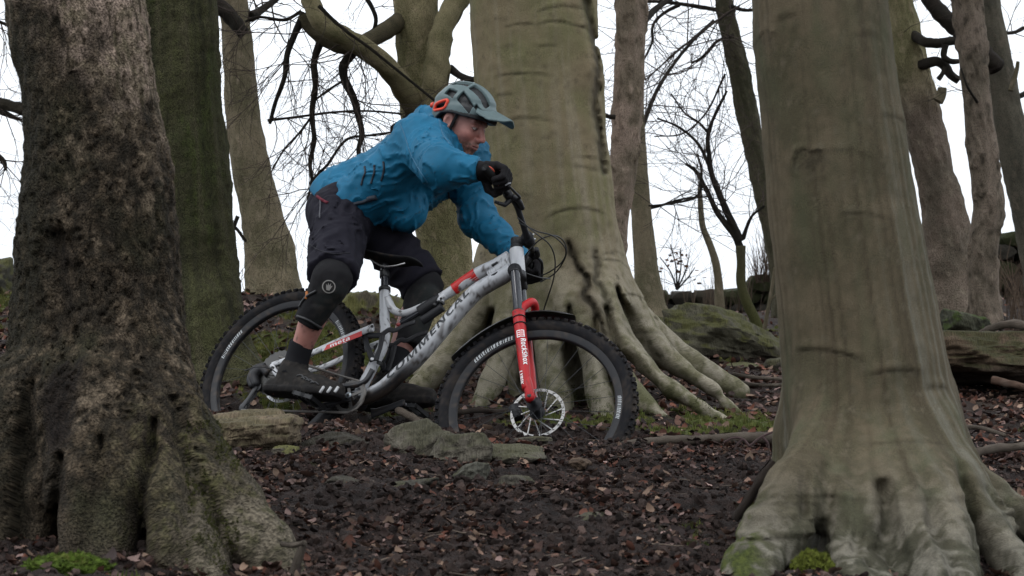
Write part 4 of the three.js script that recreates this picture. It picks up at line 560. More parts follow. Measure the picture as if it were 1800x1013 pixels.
// ---------------------------------------------------------------- litter: leaves, crumbs of soil, moss and grass nobody could count
{
  const R = rnd(301), leafGeos = [];
  for (let v = 0; v < 5; v++) { // beech leaves, curled and creased
    const pos = [], idx = [], uv = [], nl = 5, nw = 3, cu = 0.5 + R() * 1.2, tw = (R() - 0.5) * 1.4, fold = 0.15 + 0.5 * R();
    for (let i = 0; i <= nl; i++) for (let j = 0; j < nw; j++) { const t = i / nl, s = j - 1, w = 0.33 * Math.pow(Math.sin(Math.PI * clamp(t * 0.94 + 0.04)), 0.8), x = t - 0.5, a = x * tw; let y = cu * x * x + Math.abs(s) * w * fold + 0.04 * Math.sin(t * 9 + v + s * 2); const z = s * w; pos.push(x, y * Math.cos(a) + z * Math.sin(a), z * Math.cos(a) - y * Math.sin(a)); uv.push(t, j / 2); }
    for (let i = 0; i < nl; i++) for (let j = 0; j < nw - 1; j++) { const a = i * nw + j; idx.push(a, a + 1, a + nw, a + 1, a + nw + 1, a + nw); }
    leafGeos.push(geoFrom(pos, idx, uv));
  }
  const leafMat = std({ roughness: 0.8, side: THREE.DoubleSide, color: 0xffffff });
  const cols = [[0.115, 0.062, 0.046], [0.19, 0.118, 0.088], [0.078, 0.044, 0.035], [0.27, 0.18, 0.13], [0.050, 0.032, 0.028], [0.15, 0.062, 0.042], [0.24, 0.16, 0.14], [0.10, 0.062, 0.054], [0.042, 0.030, 0.028]];
  const M = new THREE.Matrix4(), q = new THREE.Quaternion(), e = new THREE.Euler(), cc = new THREE.Color();
  const spots = [], pick = (n, d0, d1, ok) => { const a = []; let guard = 0; while (a.length < n && guard++ < n * 8) { const t = R(), d = Math.sqrt(lerp(d0 * d0, d1 * d1, t)), px = lerp(-120, 1920, R()), x = (px - 900) / F * d, z = -d; if (!ok || ok(x, z, px, d)) a.push([x, groundH(x, z), z, px, d]); } return a; };
  const inRut = (x, z) => { const bx = FC.x - RC.x, bz = FC.z - RC.z, t = clamp(((x - RC.x) * bx + (z - RC.z) * bz) / (bx * bx + bz * bz), 0, 1); return Math.hypot(x - RC.x - bx * t, z - RC.z - bz * t) < 0.13; };
  const patch = (x, z) => fbm(x * 1.4 + 3, 4, z * 1.4, 3);
  const leaves = [...pick(46000, 3.9, 7.6, (x, z) => R() < 0.5 + patch(x, z) * 1.9), ...pick(15000, 7.4, 14, (x, z, px) => !inRut(x, z) && R() < (px > 1340 ? 1 : 0.75) * (1 - 0.75 * mossAt(x, z))), ...pick(2500, 14, 20)];
  const bigOnes = pick(420, 4.0, 7.4, (x, z) => R() < 0.4 + patch(x, z) * 2); bigOnes.forEach((s) => { s.big = true; }); leaves.push(...bigOnes);
  const per = leafGeos.map(() => []); leaves.forEach((s) => per[Math.floor(R() * 5)].push(s));
  per.forEach((list, v) => {
    const im = new THREE.InstancedMesh(leafGeos[v], leafMat, list.length); im.name = numbered('fallen_leaves'); im.castShadow = im.receiveShadow = true;
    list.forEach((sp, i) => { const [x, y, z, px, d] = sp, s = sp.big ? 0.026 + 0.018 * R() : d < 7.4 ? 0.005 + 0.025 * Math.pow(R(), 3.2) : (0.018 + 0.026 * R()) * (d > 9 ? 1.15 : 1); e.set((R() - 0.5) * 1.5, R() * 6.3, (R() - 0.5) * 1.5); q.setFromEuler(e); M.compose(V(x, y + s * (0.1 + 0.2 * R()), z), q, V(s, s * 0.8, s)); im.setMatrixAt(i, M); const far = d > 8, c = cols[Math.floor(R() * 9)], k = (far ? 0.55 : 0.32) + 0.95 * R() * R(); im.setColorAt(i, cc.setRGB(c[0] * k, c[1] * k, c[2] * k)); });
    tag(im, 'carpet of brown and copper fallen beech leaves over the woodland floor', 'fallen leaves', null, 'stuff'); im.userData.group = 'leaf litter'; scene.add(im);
  });
  // crumbs of wet soil
  const crumbs = pick(22000, 3.9, 8.3, (x, z) => !inRut(x, z) && mossAt(x, z) < 0.5), geos = [0, 1, 2].map((v) => { const g = new THREE.IcosahedronGeometry(1, 1), p = g.attributes.position; for (let i = 0; i < p.count; i++) { const x = p.getX(i), y = p.getY(i), z = p.getZ(i), k = 1 + 0.45 * N(x * 1.3 + v * 9, y * 1.3, z * 1.3); p.setXYZ(i, x * k, y * k * 0.8, z * k); } g.computeVertexNormals(); return g; });
  geos.forEach((g, v) => { const list = crumbs.filter((_, i) => i % 3 === v), im = new THREE.InstancedMesh(g, std({ roughness: 0.85 }), list.length); im.name = numbered('soil_crumbs'); im.castShadow = im.receiveShadow = true; list.forEach(([x, y, z], i) => { const s = 0.0025 + 0.011 * Math.pow(R(), 3); e.set(R() * 6, R() * 6, R() * 6); q.setFromEuler(e); M.compose(V(x, y + s * 0.25, z), q, V(s * (0.8 + R() * 0.8), s, s)); im.setMatrixAt(i, M); const k = 0.35 + R() * 1.1, r = R() < 0.05 ? 2.6 : 1; im.setColorAt(i, cc.setRGB(0.025 * k * r, 0.0168 * k * r, 0.0140 * k * r)); }); tag(im, 'loose dark crumbs of churned wet soil on the bank', 'soil', null, 'stuff'); im.userData.group = 'soil crumbs'; scene.add(im); });
  // small broken twigs
  { const list = pick(2200, 3.9, 12, (x, z) => !inRut(x, z)), g = tube([V(-0.5, 0, 0), V(-0.2, 0.02, 0.02), V(0.1, -0.01, -0.03), V(0.5, 0.03, 0.01)], [0.025, 0.015], 5), im = new THREE.InstancedMesh(g, std({ roughness: 0.9 }), list.length); im.name = 'broken_twigs'; im.castShadow = im.receiveShadow = true; list.forEach(([x, y, z], i) => { const s = 0.03 + 0.17 * R() * R() * R(); e.set((R() - 0.5) * 0.5, R() * 6.3, (R() - 0.5) * 0.35); q.setFromEuler(e); M.compose(V(x, y + 0.006, z), q, V(s, s * 0.8, s * 0.8)); im.setMatrixAt(i, M); const k = 0.4 + R() * 1.2; im.setColorAt(i, cc.setRGB(0.09 * k, 0.07 * k, 0.055 * k)); }); scene.add(tag(im, 'small broken twigs scattered among the fallen leaves', 'twigs', null, 'stuff')); }
  // moss: short tufts
  const tuft = (() => { const list = []; for (let i = 0; i < 7; i++) { const a = i * 2.4, r = 0.35 * Math.sqrt(i / 7), l = 0.5 + 0.5 * ((i * 37) % 10) / 10; const g = new THREE.ConeGeometry(0.11, l, 4, 1, true); g.translate(0, l / 2, 0); g.rotateX(0.5 * r); g.rotateY(a); g.translate(Math.cos(a) * r, 0, Math.sin(a) * r); list.push(g); } return merge(list); })();
  { const list = pick(17000, 4.2, 15, (x, z) => mossAt(x, z) > 0.25 && !inRut(x, z)), im = new THREE.InstancedMesh(tuft, std({ roughness: 0.95 }), list.length); im.name = 'moss'; im.castShadow = im.receiveShadow = true; list.forEach(([x, y, z, px, d], i) => { const s = 0.012 + 0.022 * R(), k = 0.6 + 0.8 * R(); e.set((R() - 0.5) * 0.6, R() * 6, (R() - 0.5) * 0.6); q.setFromEuler(e); M.compose(V(x, y - 0.003, z), q, V(s, s * (0.7 + 0.6 * R()), s)); im.setMatrixAt(i, M); const t = R() * 0.8 + 0.2 * (d > 9); im.setColorAt(i, cc.setRGB(lerp(0.045, 0.105, t) * k, lerp(0.062, 0.10, t) * k, lerp(0.013, 0.03, t) * k)); }); scene.add(tag(im, 'patches of short green and yellowish moss on the woodland floor', 'moss', null, 'stuff')); }
  // thin dead stems before the wall
  { const blades = []; for (let i = 0; i < 3; i++) blades.push(tube([V(0, 0, 0), V(0.03, 0.4, 0.02 * i), V(0.12 - 0.05 * i, 0.75, 0.02), V(0.3 - 0.2 * i, 1, 0)], [0.007, 0.003], 3, { open: true }).rotateY(i * 2)); const g = merge(blades), list = []; let guard = 0; while (list.length < 300 && guard++ < 9000) { const px = R() < 0.75 ? lerp(1620, 1900, R()) : lerp(1130, 1390, R()), d = lerp(13.5, 18.6, R()), x = (px - 900) / F * d; if (px < 1400 && d < 17) continue; list.push([x, groundH(x, -d), -d]); } for (let i = 0; i < 70; i++) { const px = lerp(1330, 1380, R()), d = 18.6, x = (px - 900) / F * d; list.push([x, groundH(x, -d) + 0.25, -d]); } const im = new THREE.InstancedMesh(g, std({ roughness: 1 }), list.length); im.name = 'dead_stems'; list.forEach(([x, y, z], i) => { const s = 0.22 + 0.35 * R() * R(); e.set((R() - 0.5) * 0.8, R() * 6, (R() - 0.5) * 0.8); q.setFromEuler(e); M.compose(V(x, y, z), q, V(s, s, s)); im.setMatrixAt(i, M); const k = 0.5 + R(); im.setColorAt(i, cc.setRGB(0.085 * k, 0.06 * k, 0.043 * k)); }); scene.add(tag(im, 'tangle of thin brown dead stems in front of the stone wall', 'dead stems', null, 'stuff')); }
  // cushions of bright moss
  const cushion = (label, box, seed, col) => { const [c, r] = rockBox(...box); const g = new THREE.IcosahedronGeometry(1, 26); clean(g); const p = g.attributes.position; for (let i = 0; i < p.count; i++) { const x = p.getX(i), y = p.getY(i), z = p.getZ(i), k = 1 + 0.3 * fbm(x * 1.8 + seed, y * 1.8, z * 1.8, 3) + 0.10 * fbm(x * 11, y * 11 + seed, z * 11, 3) + 0.05 * N(x * 38, y * 38, z * 38 + seed); p.setXYZ(i, c.x + x * k * r.x, c.y + y * k * r.y, c.z + z * k * r.z); } g.computeVertexNormals();
    paint(g, (x, y, z) => { const b = fbm(x * 45, y * 45, z * 45, 3), a = fbm(x * 9, y * 9, z * 9, 2); return mix3(mix3(col, col.map((v) => v * 0.35), clamp(0.5 - b * 1.6)), [0.12, 0.09, 0.03], clamp(a - 0.1) * 0.6); });
    const T = solo('moss_cushion', g, std({ vertexColors: true, roughness: 1 }), label, 'moss', V(c.x, c.y - r.y, c.z));
    const n = 900, im = new THREE.InstancedMesh(tuft, std({ roughness: 1 }), n); im.name = 'moss_tips'; im.castShadow = true; const Q = rnd(seed + 3); for (let i = 0; i < n; i++) { const k = Math.floor(Q() * p.count), s = 0.006 + 0.006 * Q(); e.set((Q() - 0.5) * 1.2, Q() * 6, (Q() - 0.5) * 1.2); q.setFromEuler(e); M.compose(V(p.getX(k), p.getY(k) - 0.001, p.getZ(k)), q, V(s, s * 1.1, s)); im.setMatrixAt(i, M); const w = 0.5 + Q(); im.setColorAt(i, cc.setRGB(col[0] * w, col[1] * w, col[2] * w)); } im.userData.kind = 'stuff'; T.add(im); };
  cushion('bright green moss cushion at the foot of the rough tree, bottom left', [30, 200, 976, 1050, 4.32, 0.075], 5, [0.062, 0.092, 0.014]);
  cushion('yellow-green moss cushion on a small root of the scarred beech', [1392, 1466, 972, 1046, 4.62, 0.05], 6, [0.085, 0.098, 0.016]);
  cushion('dull green mossy lump on the soil left of the scarred beech roots', [1196, 1262, 958, 1040, 4.9, 0.05], 8, [0.045, 0.055, 0.018]);
  // moss that grows on the feet of the trunks
  const onTrunk = (tree, n, ok, col, seed) => { const m = tree.children.find((c) => c.name === 'trunk'), p = m.geometry.attributes.position, nn = m.geometry.attributes.normal, Q = rnd(seed), im = new THREE.InstancedMesh(tuft, std({ roughness: 1 }), n); let i = 0, guard = 0; const up = V(0, 1, 0); while (i < n && guard++ < n * 400) { const k = Math.floor(Q() * p.count), x = p.getX(k) + tree.position.x, y = p.getY(k) + tree.position.y, z = p.getZ(k) + tree.position.z; if (!ok(...project(V(x, y, z)), x, y, z, Q)) continue; q.setFromUnitVectors(up, V(nn.getX(k), nn.getY(k), nn.getZ(k)).add(V(Q() - 0.5, Q() * 0.4, Q() - 0.5)).normalize()); const s = 0.0028 + 0.0042 * Q(); M.compose(V(p.getX(k), p.getY(k), p.getZ(k)), q, V(s, s, s)); im.setMatrixAt(i, M); const w = 0.45 + Q(); im.setColorAt(i, cc.setRGB(col[0] * w, col[1] * w, col[2] * w)); i++; } im.count = i; im.name = 'moss'; im.userData.kind = 'stuff'; tree.add(im); };
  const named = (w) => scene.children.find((o) => o.userData.label && o.userData.label.includes(w));
  onTrunk(named('long dark hollow'), 4000, (px, py, d, x, y, z, Q) => d < 5 && py > 740 && px > 325 && px < 420 && Q() < 0.3 + 2.2 * fbm(x * 10, y * 10, z * 10, 2), [0.05, 0.052, 0.016], 412);
  onTrunk(named('massive smooth'), 3500, (px, py, d, x, y, z, Q) => d < 9.7 && y < groundH(x, z, false) + 0.09 && Q() < 0.3 + 2 * fbm(x * 6, y * 6, z * 6, 2), [0.055, 0.07, 0.016], 413);
}
// ---------------------------------------------------------------- the mountain bike
const BIKE = thing('mountain_bike', 'muddy silver and red full-suspension mountain bike ridden by the man in blue', 'bicycle', RC.clone());
const SP = (px, py, z = 0) => hitPlane(px, py, HT.clone().addScaledVector(SN, z), SN);   // a point of the steered parts
const S3 = (x, y, z) => HT.clone().addScaledVector(SX, x).addScaledVector(SY, y).addScaledVector(SN, z);
const off = (p, n, k) => p.clone().addScaledVector(n, k);
const mud = (s, seed) => (x, y, z) => clamp((fbm(x * 26 + seed, y * 26, z * 26, 4) + 0.5 * N(x * 120, y * 120, z * 120 + seed) - s) * 4);
const MUD = [0.045, 0.034, 0.027], WHT = [0.43, 0.435, 0.45], BLK = [0.014, 0.014, 0.016], REDC = [0.40, 0.011, 0.014];
const dirty = (base, s, seed = 1) => { const m = mud(s, seed); return (x, y, z) => mix3(base, MUD, m(x, y, z) * 0.92); };
const M_paint = std({ vertexColors: true, roughness: 0.28, metalness: 0.0 }), M_gloss = new THREE.MeshPhysicalMaterial({ vertexColors: true, roughness: 0.5, specularIntensity: 0.5, clearcoat: 0.12, clearcoatRoughness: 0.2 }), M_black = std({ color: rgb(0.013, 0.013, 0.014), roughness: 0.5 }), M_rubber = std({ vertexColors: true, roughness: 0.85 }), M_steel = std({ color: rgb(0.55, 0.55, 0.56), metalness: 0.85, roughness: 0.38 }), M_dark = new THREE.MeshPhysicalMaterial({ vertexColors: true, roughness: 0.5, specularIntensity: 0.5 }), M_stan = std({ color: rgb(0.03, 0.031, 0.036), roughness: 0.18, metalness: 0.4 }), M_silver = std({ color: rgb(0.25, 0.247, 0.245), roughness: 0.42, metalness: 0.85 });
const tubeB = (pix, r, seg = 18, o) => tube(curvePts(pix.map(([a, b, w]) => B(a, b, w || 0)), pix.length * 8), r, seg, o);
function canvasTex(w, h, draw) { const c = document.createElement('canvas'); c.width = w; c.height = h; const g = c.getContext('2d'); draw(g, w, h); const t = new THREE.CanvasTexture(c); t.colorSpace = THREE.SRGBColorSpace; return t; }
// a print that follows a tube: from a to b, radius r, facing dir; u runs from a to b, v across
function decal(name, pa, r, dir, arc, tex, parent, label, rough = 0.45) {
  const pos = [], uv = [], idx = [], n = pa.length, m = 10; let L = 0; const ls = pa.map((p, i) => (L += i ? p.distanceTo(pa[i - 1]) : 0));
  for (let i = 0; i < n; i++) { const T = V().subVectors(pa[Math.min(n - 1, i + 1)], pa[Math.max(0, i - 1)]).normalize(), d = dir.clone().addScaledVector(T, -dir.dot(T)).normalize(), s = V().crossVectors(d, T), rr = typeof r === 'function' ? r(i / (n - 1)) : r; for (let j = 0; j <= m; j++) { const a = lerp(-arc, arc, j / m), q = pa[i].clone().addScaledVector(d, Math.cos(a) * rr).addScaledVector(s, Math.sin(a) * rr); pos.push(q.x, q.y, q.z); uv.push(ls[i] / L, j / m); } }
  for (let i = 0; i < n - 1; i++) for (let j = 0; j < m; j++) { const a = i * (m + 1) + j, b = a + m + 1; idx.push(a, b, a + 1, a + 1, b, b + 1); }
  return part(name, geoFrom(pos, idx, uv), std({ map: tex, transparent: true, alphaTest: 0.4, side: THREE.DoubleSide, roughness: rough }), parent, label);
}
const speckle = (g, w, h, n, seed, col = '40,32,26') => { const R = rnd(seed); for (let i = 0; i < n; i++) { g.fillStyle = `rgba(${col},${0.4 + 0.6 * R()})`; g.beginPath(); g.ellipse(R() * w, R() * h, 1 + R() * R() * 7, 1 + R() * R() * 4, R() * 3, 0, 7); g.fill(); } };
// wheels
function wheel(name, label, C, fwd, axle, front) {
  const up = V().crossVectors(axle, fwd), M = new THREE.Matrix4().makeBasis(fwd, up, axle).setPosition(C), put = (g) => g.applyMatrix4(M), W = (g, mat, n, l) => part(n, put(g), mat, H, l);
  const ring = (pts, seg = 128) => { const g = new THREE.LatheGeometry(pts.map(([r, z]) => new THREE.Vector2(r, z)), seg); g.rotateX(Math.PI / 2); return g; };
  const hub = ring([[0.0001, -0.062], [0.010, -0.062], [0.010, -0.045], [0.028, -0.032], [0.028, -0.027], [0.014, -0.02], [0.014, 0.02], [0.028, 0.027], [0.028, 0.032], [0.010, 0.04], [0.010, 0.062], [0.0001, 0.062]], 28);
  const H = part(name, paint(put(hub), BLK), M_dark, BIKE, label);
  const tyreSec = []; for (let i = 0; i <= 14; i++) { const a = lerp(-0.78, 0.78, i / 14) * Math.PI; tyreSec.push([0.338 + 0.0275 * Math.cos(a), 0.0285 * Math.sin(a)]); }
  const dust = (r0) => (x, y, z) => mix3([0.010, 0.0098, 0.0112], [0.052, 0.041, 0.033], clamp(0.15 + 1.3 * fbm(x * 7, y * 7, z * 7, 3) + 1.2 * fbm(x * 45, y * 45, z * 45, 3)) * r0);
  W(paint(ring(tyreSec, 160), dust(0.55)), M_rubber, 'tyre');
  const knobs = [], kb = (a, r, z, w, l, h, roll) => { const g = new RoundedBoxGeometry(h, l, w, 1, 0.0015); g.rotateY(-roll); g.translate(r, 0, z); g.rotateZ(a); knobs.push(clean(g)); };
  for (let i = 0; i < 76; i++) { const a = i / 76 * 2 * Math.PI; kb(a, 0.3665, (i % 2 ? 1 : -1) * 0.0075, 0.011, 0.014, 0.010, 0.15 * (i % 2 ? 1 : -1)); for (const s of [-1, 1]) { kb(a + 0.02, 0.3605, s * 0.0235, 0.012, 0.016, 0.011, s * 0.75); if (i % 2) kb(a + 0.05, 0.3645, s * 0.0165, 0.008, 0.010, 0.009, s * 0.5); } }
  tag(W(paint(merge(knobs), dust(0.8)), M_rubber, 'tread_knobs'), null, null, null, 'stuff');
  W(paint(ring([[0.318, -0.0165], [0.321, -0.0165], [0.321, -0.013], [0.305, -0.012], [0.296, -0.006], [0.2945, 0], [0.296, 0.006], [0.305, 0.012], [0.321, 0.013], [0.321, 0.0165], [0.316, 0.0165], [0.293, 0.0135], [0.288, 0.006], [0.288, -0.006], [0.293, -0.0135], [0.318, -0.0165]], 128), dirty([0.014, 0.014, 0.016], 0.25, 3)), M_dark, 'rim');
  { const t = canvasTex(1024, 96, (g, w, h) => { g.clearRect(0, 0, w, h); g.fillStyle = '#a3a6a8'; g.font = 'italic bold 92px sans-serif'; const R = rnd(front ? 5 : 6); let x = 40; while (x < w - 80) { const q = 28 + 40 * R(); g.beginPath(); g.moveTo(x, 84); g.lineTo(x + 16, 14 + 20 * R()); g.lineTo(x + q, 10); g.lineTo(x + q - 10, 40 + 14 * R()); g.lineTo(x + q * 0.55, 52); g.lineTo(x + q - 6, 86); g.lineTo(x + q * 0.5, 70); g.closePath(); g.fill(); x += q + 8; } g.globalCompositeOperation = 'destination-out'; speckle(g, w, h, 60, 8); });
    const secs = front ? [[-0.35, -0.02, 1], [1.75, 2.35, 1]] : [[2.55, 3.05, 1], [0.5, 0.95, 1]];
    for (const [a0, a1, s] of secs) { const pos = [], uv = [], idx = [], n = 20; for (let i = 0; i <= n; i++) { const a = lerp(a1, a0, i / n); pos.push(Math.cos(a) * 0.3155, Math.sin(a) * 0.3155, 0.0172, Math.cos(a) * 0.2945, Math.sin(a) * 0.2945, 0.0152); uv.push(i / n, 1, i / n, 0); if (i) { const k = i * 2; idx.push(k - 2, k - 1, k, k - 1, k + 1, k); } } W(geoFrom(pos, idx, uv), std({ map: t, transparent: true, alphaTest: 0.4, roughness: 0.5, side: THREE.DoubleSide }), 'rim_print'); } }
  const sg = new THREE.CylinderGeometry(0.00095, 0.00095, 1, 5), sm_ = std({ color: rgb(0.03, 0.03, 0.032), metalness: 0.4, roughness: 0.4 });
  for (let i = 0; i < 28; i++) { const s = i % 2 ? 1 : -1, a = i / 28 * 2 * Math.PI, ha = a + (i % 4 < 2 ? 1 : -1) * 1.1, p = V(Math.cos(ha) * 0.026, Math.sin(ha) * 0.026, s * 0.0295), q = V(Math.cos(a) * 0.292, Math.sin(a) * 0.292, 0), m = new THREE.Mesh(sg, sm_); m.name = 'spoke'; p.applyMatrix4(M); q.applyMatrix4(M); const d = V().subVectors(q, p); m.position.copy(p).add(q).multiplyScalar(0.5); m.quaternion.setFromUnitVectors(V(0, 1, 0), d.clone().normalize()); m.scale.set(1, d.length(), 1); m.position.sub(BIKE.position); H.add(m); }
  { const list = [], R1 = 0.1, sh = new THREE.Shape(); sh.absarc(0, 0, R1, 0, Math.PI * 2, false); const ho = new THREE.Path(); ho.absarc(0, 0, 0.0885, 0, Math.PI * 2, true); sh.holes.push(ho); const n = 12; for (let i = 0; i < 24; i++) { const a = i / 24 * 2 * Math.PI + 0.06, h2 = new THREE.Path(); h2.absellipse(Math.cos(a) * 0.0935, Math.sin(a) * 0.0935, 0.0052, 0.0018, 0, Math.PI * 2, true, a + 0.6); sh.holes.push(h2); }
    list.push(new THREE.ExtrudeGeometry(sh, { depth: 0.002, bevelEnabled: false, curveSegments: 64 }));
    for (let i = 0; i < n; i++) { const a = i / n * 2 * Math.PI, p = V(Math.cos(a) * 0.03, Math.sin(a) * 0.03, 0.001), q = V(Math.cos(a + 0.55) * 0.088, Math.sin(a + 0.55) * 0.088, 0.001), d = V().subVectors(q, p), g = new THREE.BoxGeometry(d.length(), 0.0042, 0.0018); g.rotateZ(Math.atan2(d.y, d.x)); g.translate((p.x + q.x) / 2, (p.y + q.y) / 2, 0.001); list.push(g); }
    const g = merge(list); g.translate(0, 0, -0.0365); W(g, front ? M_silver : M_steel, 'brake_rotor'); }
  return H;
}
const FW = wheel('front_wheel', null, FHub, SX.clone(), SN, true), RW = wheel('rear_wheel', null, RH, BE1.clone(), BN, false);
// frame
const fcol = dirty(WHT, 0.30, 2);
const DT = [[900, 474], [884, 486], [862, 498], [838, 513], [806, 546], [770, 588], [735, 628], [702, 658], [672, 684], [640, 699], [622, 701]];
const dtPts = curvePts(DT.map(([a, b]) => B(a, b)), 80);
const dtMud = mud(0.12, 9);
const FR = part('frame', paint(tube(dtPts, (t) => interp([[0, 0.030], [0.2, 0.031], [0.6, 0.032], [0.85, 0.030], [1, 0.03]], t), 22), (x, y, z) => { const p = V(x, y, z), c = dtPts[Math.min(80, Math.max(0, dtPts.reduce((b, q, i) => (q.distanceToSquared(p) < dtPts[b].distanceToSquared(p) ? i : b), 0)))], s = V().subVectors(p, c).dot(BE2) / 0.03, q = project(p)[0]; return mix3(mix3(WHT, BLK, sm(0.05, -0.25, s + 0.2 * sm(640, 760, q) - 0.1) * sm(770, 700, q)), MUD, clamp(dtMud(x, y, z) * (0.55 - 0.35 * s) * sm(905, 830, q) + sm(-0.3, -0.95, s) * 0.75)); }), M_paint, BIKE);
const fp = (n, g, c = fcol, mat = M_paint, l) => part(n, paint(g, c), mat, FR, l);
fp('top_tube', tubeB([[896, 452], [872, 466], [842, 480], [812, 500], [786, 517], [760, 531], [730, 545], [708, 551], [692, 545], [680, 526]], (t) => interp([[0, 0.026], [0.3, 0.023], [0.55, 0.016], [0.8, 0.013], [1, 0.018]], t), 18));
fp('seat_tube', tubeB([[676, 508], [676, 560], [677, 590], [672, 612], [655, 645], [638, 678], [626, 702]], [0.0195, 0.0205, 0.022], 20));
fp('head_tube', rod(S3(0, 0, 0), S3(0, -0.125, 0), 0.027, 24));
fp('head_gusset', tubeB([[898, 462], [880, 474], [862, 488]], [0.03, 0.026], 18));
fp('shock_mount', tubeB([[782, 520, 0.012], [775, 527, 0.014], [774, 531, 0.014]], 0.014, 14));
part('shock_bolt', rod(B(775, 525, 0.026), B(775, 525, 0.032), 0.005, 12), M_black, FR);
{ // red bands
  const band = canvasTex(64, 64, (g, w, h) => { g.fillStyle = '#b3130e'; g.fillRect(0, 0, w, h); speckle(g, w, h, 20, 3); });
  const tt = curvePts([[838, 482], [824, 491], [812, 499], [798, 509]].map(([a, b]) => B(a, b)), 10); decal('red_band', tt, (t) => lerp(0.0247, 0.0225, t), BN, 2.0, band, FR);
  const brand = canvasTex(1024, 96, (g, w, h) => { g.clearRect(0, 0, w, h); g.fillStyle = '#1d2024'; g.font = 'bold italic 100px sans-serif'; g.save(); g.translate(10, 84); g.scale(1.42, 1); g.fillText('COMMENCAL', 0, 0); g.restore(); g.globalCompositeOperation = 'destination-out'; speckle(g, w, h, 170, 4); });
  const seg = dtPts.slice(20, 62).reverse(); decal('frame_lettering', seg, 0.0327, V().addVectors(BN, BE2.clone().multiplyScalar(0.35)), 0.62, brand, FR);
}
for (const [a, b] of [[870, 464], [870, 482]]) part('cable_port', tubeB([[a - 5, b + 3, 0.026], [a, b, 0.0285], [a + 5, b - 3, 0.026]], 0.005, 8), M_black, FR);
fp('bottom_bracket', rod(off(B(615, 697, 0.05), BN, -0.088), off(B(615, 697, 0.05), BN, -0.012), 0.024, 22), dirty(BLK, 0.1, 4));
fp('tube_badge', tubeB([[664, 637, 0.0225], [671, 640, 0.0225]], 0.008, 8), [0.03, 0.03, 0.03]);
// swing arm: the long bar towards the saddle side, the lower stay, both sides
for (const s of [1, -1]) {
  const w = s * 0.055, sh = s > 0 ? 0 : 1, near = [[656, 576], [640, 582], [610, 594], [575, 609], [540, 624], [500, 634], [478, 641]], q = near.map(([a, b]) => off(B(a, b, 0.055), BN, s > 0 ? 0 : -0.11));
  const g = tube(curvePts(q, 50), (t) => interp([[0, 0.0165], [0.25, 0.0145], [0.7, 0.012], [1, 0.010]], t), 16, { up: BE2.clone(), flat: 0.55 });
  const m = part('swing_arm', paint(g, dirty(WHT, 0.27, 6)), M_paint, BIKE);
  const lower = [[478, 641], [482, 652], [492, 662]].map(([a, b]) => off(B(a, b, 0.055), BN, s > 0 ? 0 : -0.11)); part('dropout', paint(tube(curvePts(lower, 10), [0.011, 0.013], 12, { up: BE1.clone(), flat: 0.6 }), dirty(WHT, 0.3, 7)), M_paint, m);
  const ch = [[492, 664], [540, 674], [590, 680], [640, 672], [655, 650]].map(([a, b]) => off(B(a, b, 0.05), BN, s > 0 ? 0 : -0.10)); part('chain_stay', paint(tube(curvePts(ch, 24), 0.011, 12), dirty(s > 0 ? BLK : WHT, 0.2, 8)), M_paint, m);
  if (s > 0) {
    part('pivot_bolt', rod(off(q[0], BN, 0.006).add(V(0, 0.001, 0)), off(q[0], BN, 0.0115), 0.0055, 14), M_black, m);
    const t = canvasTex(512, 96, (g, W, H) => { g.fillStyle = '#bb160f'; g.fillRect(0, 0, W, H); g.fillStyle = '#b9bcc0'; g.beginPath(); g.moveTo(0, 0); g.lineTo(60, 0); g.lineTo(20, H); g.lineTo(0, H); g.fill(); g.fillStyle = '#e6e7ea'; g.font = 'bold 104px sans-serif'; g.save(); g.translate(96, 78); g.scale(1.02, 1); g.fillText('meta', 0, 0); g.restore(); speckle(g, W, H, 60, 5); });
    // flat print on the outer face of the bar
    const a = B(566, 614, 0.0645), b = B(636, 586, 0.0653), d = V().subVectors(b, a), T = d.clone().normalize(), U = V().crossVectors(BN, T).normalize(), pos = [], uv = []; for (const [p, u] of [[a, 0], [b, 1]]) for (const k of [-1, 1]) { const c = off(p, U, k * lerp(0.0095, 0.0115, u)); pos.push(c.x, c.y, c.z); uv.push(u, k * 0.5 + 0.5); } part('red_lettering', geoFrom(pos, [0, 2, 1, 1, 2, 3], uv), std({ map: t, roughness: 0.45, side: THREE.DoubleSide }), m);
  }
}
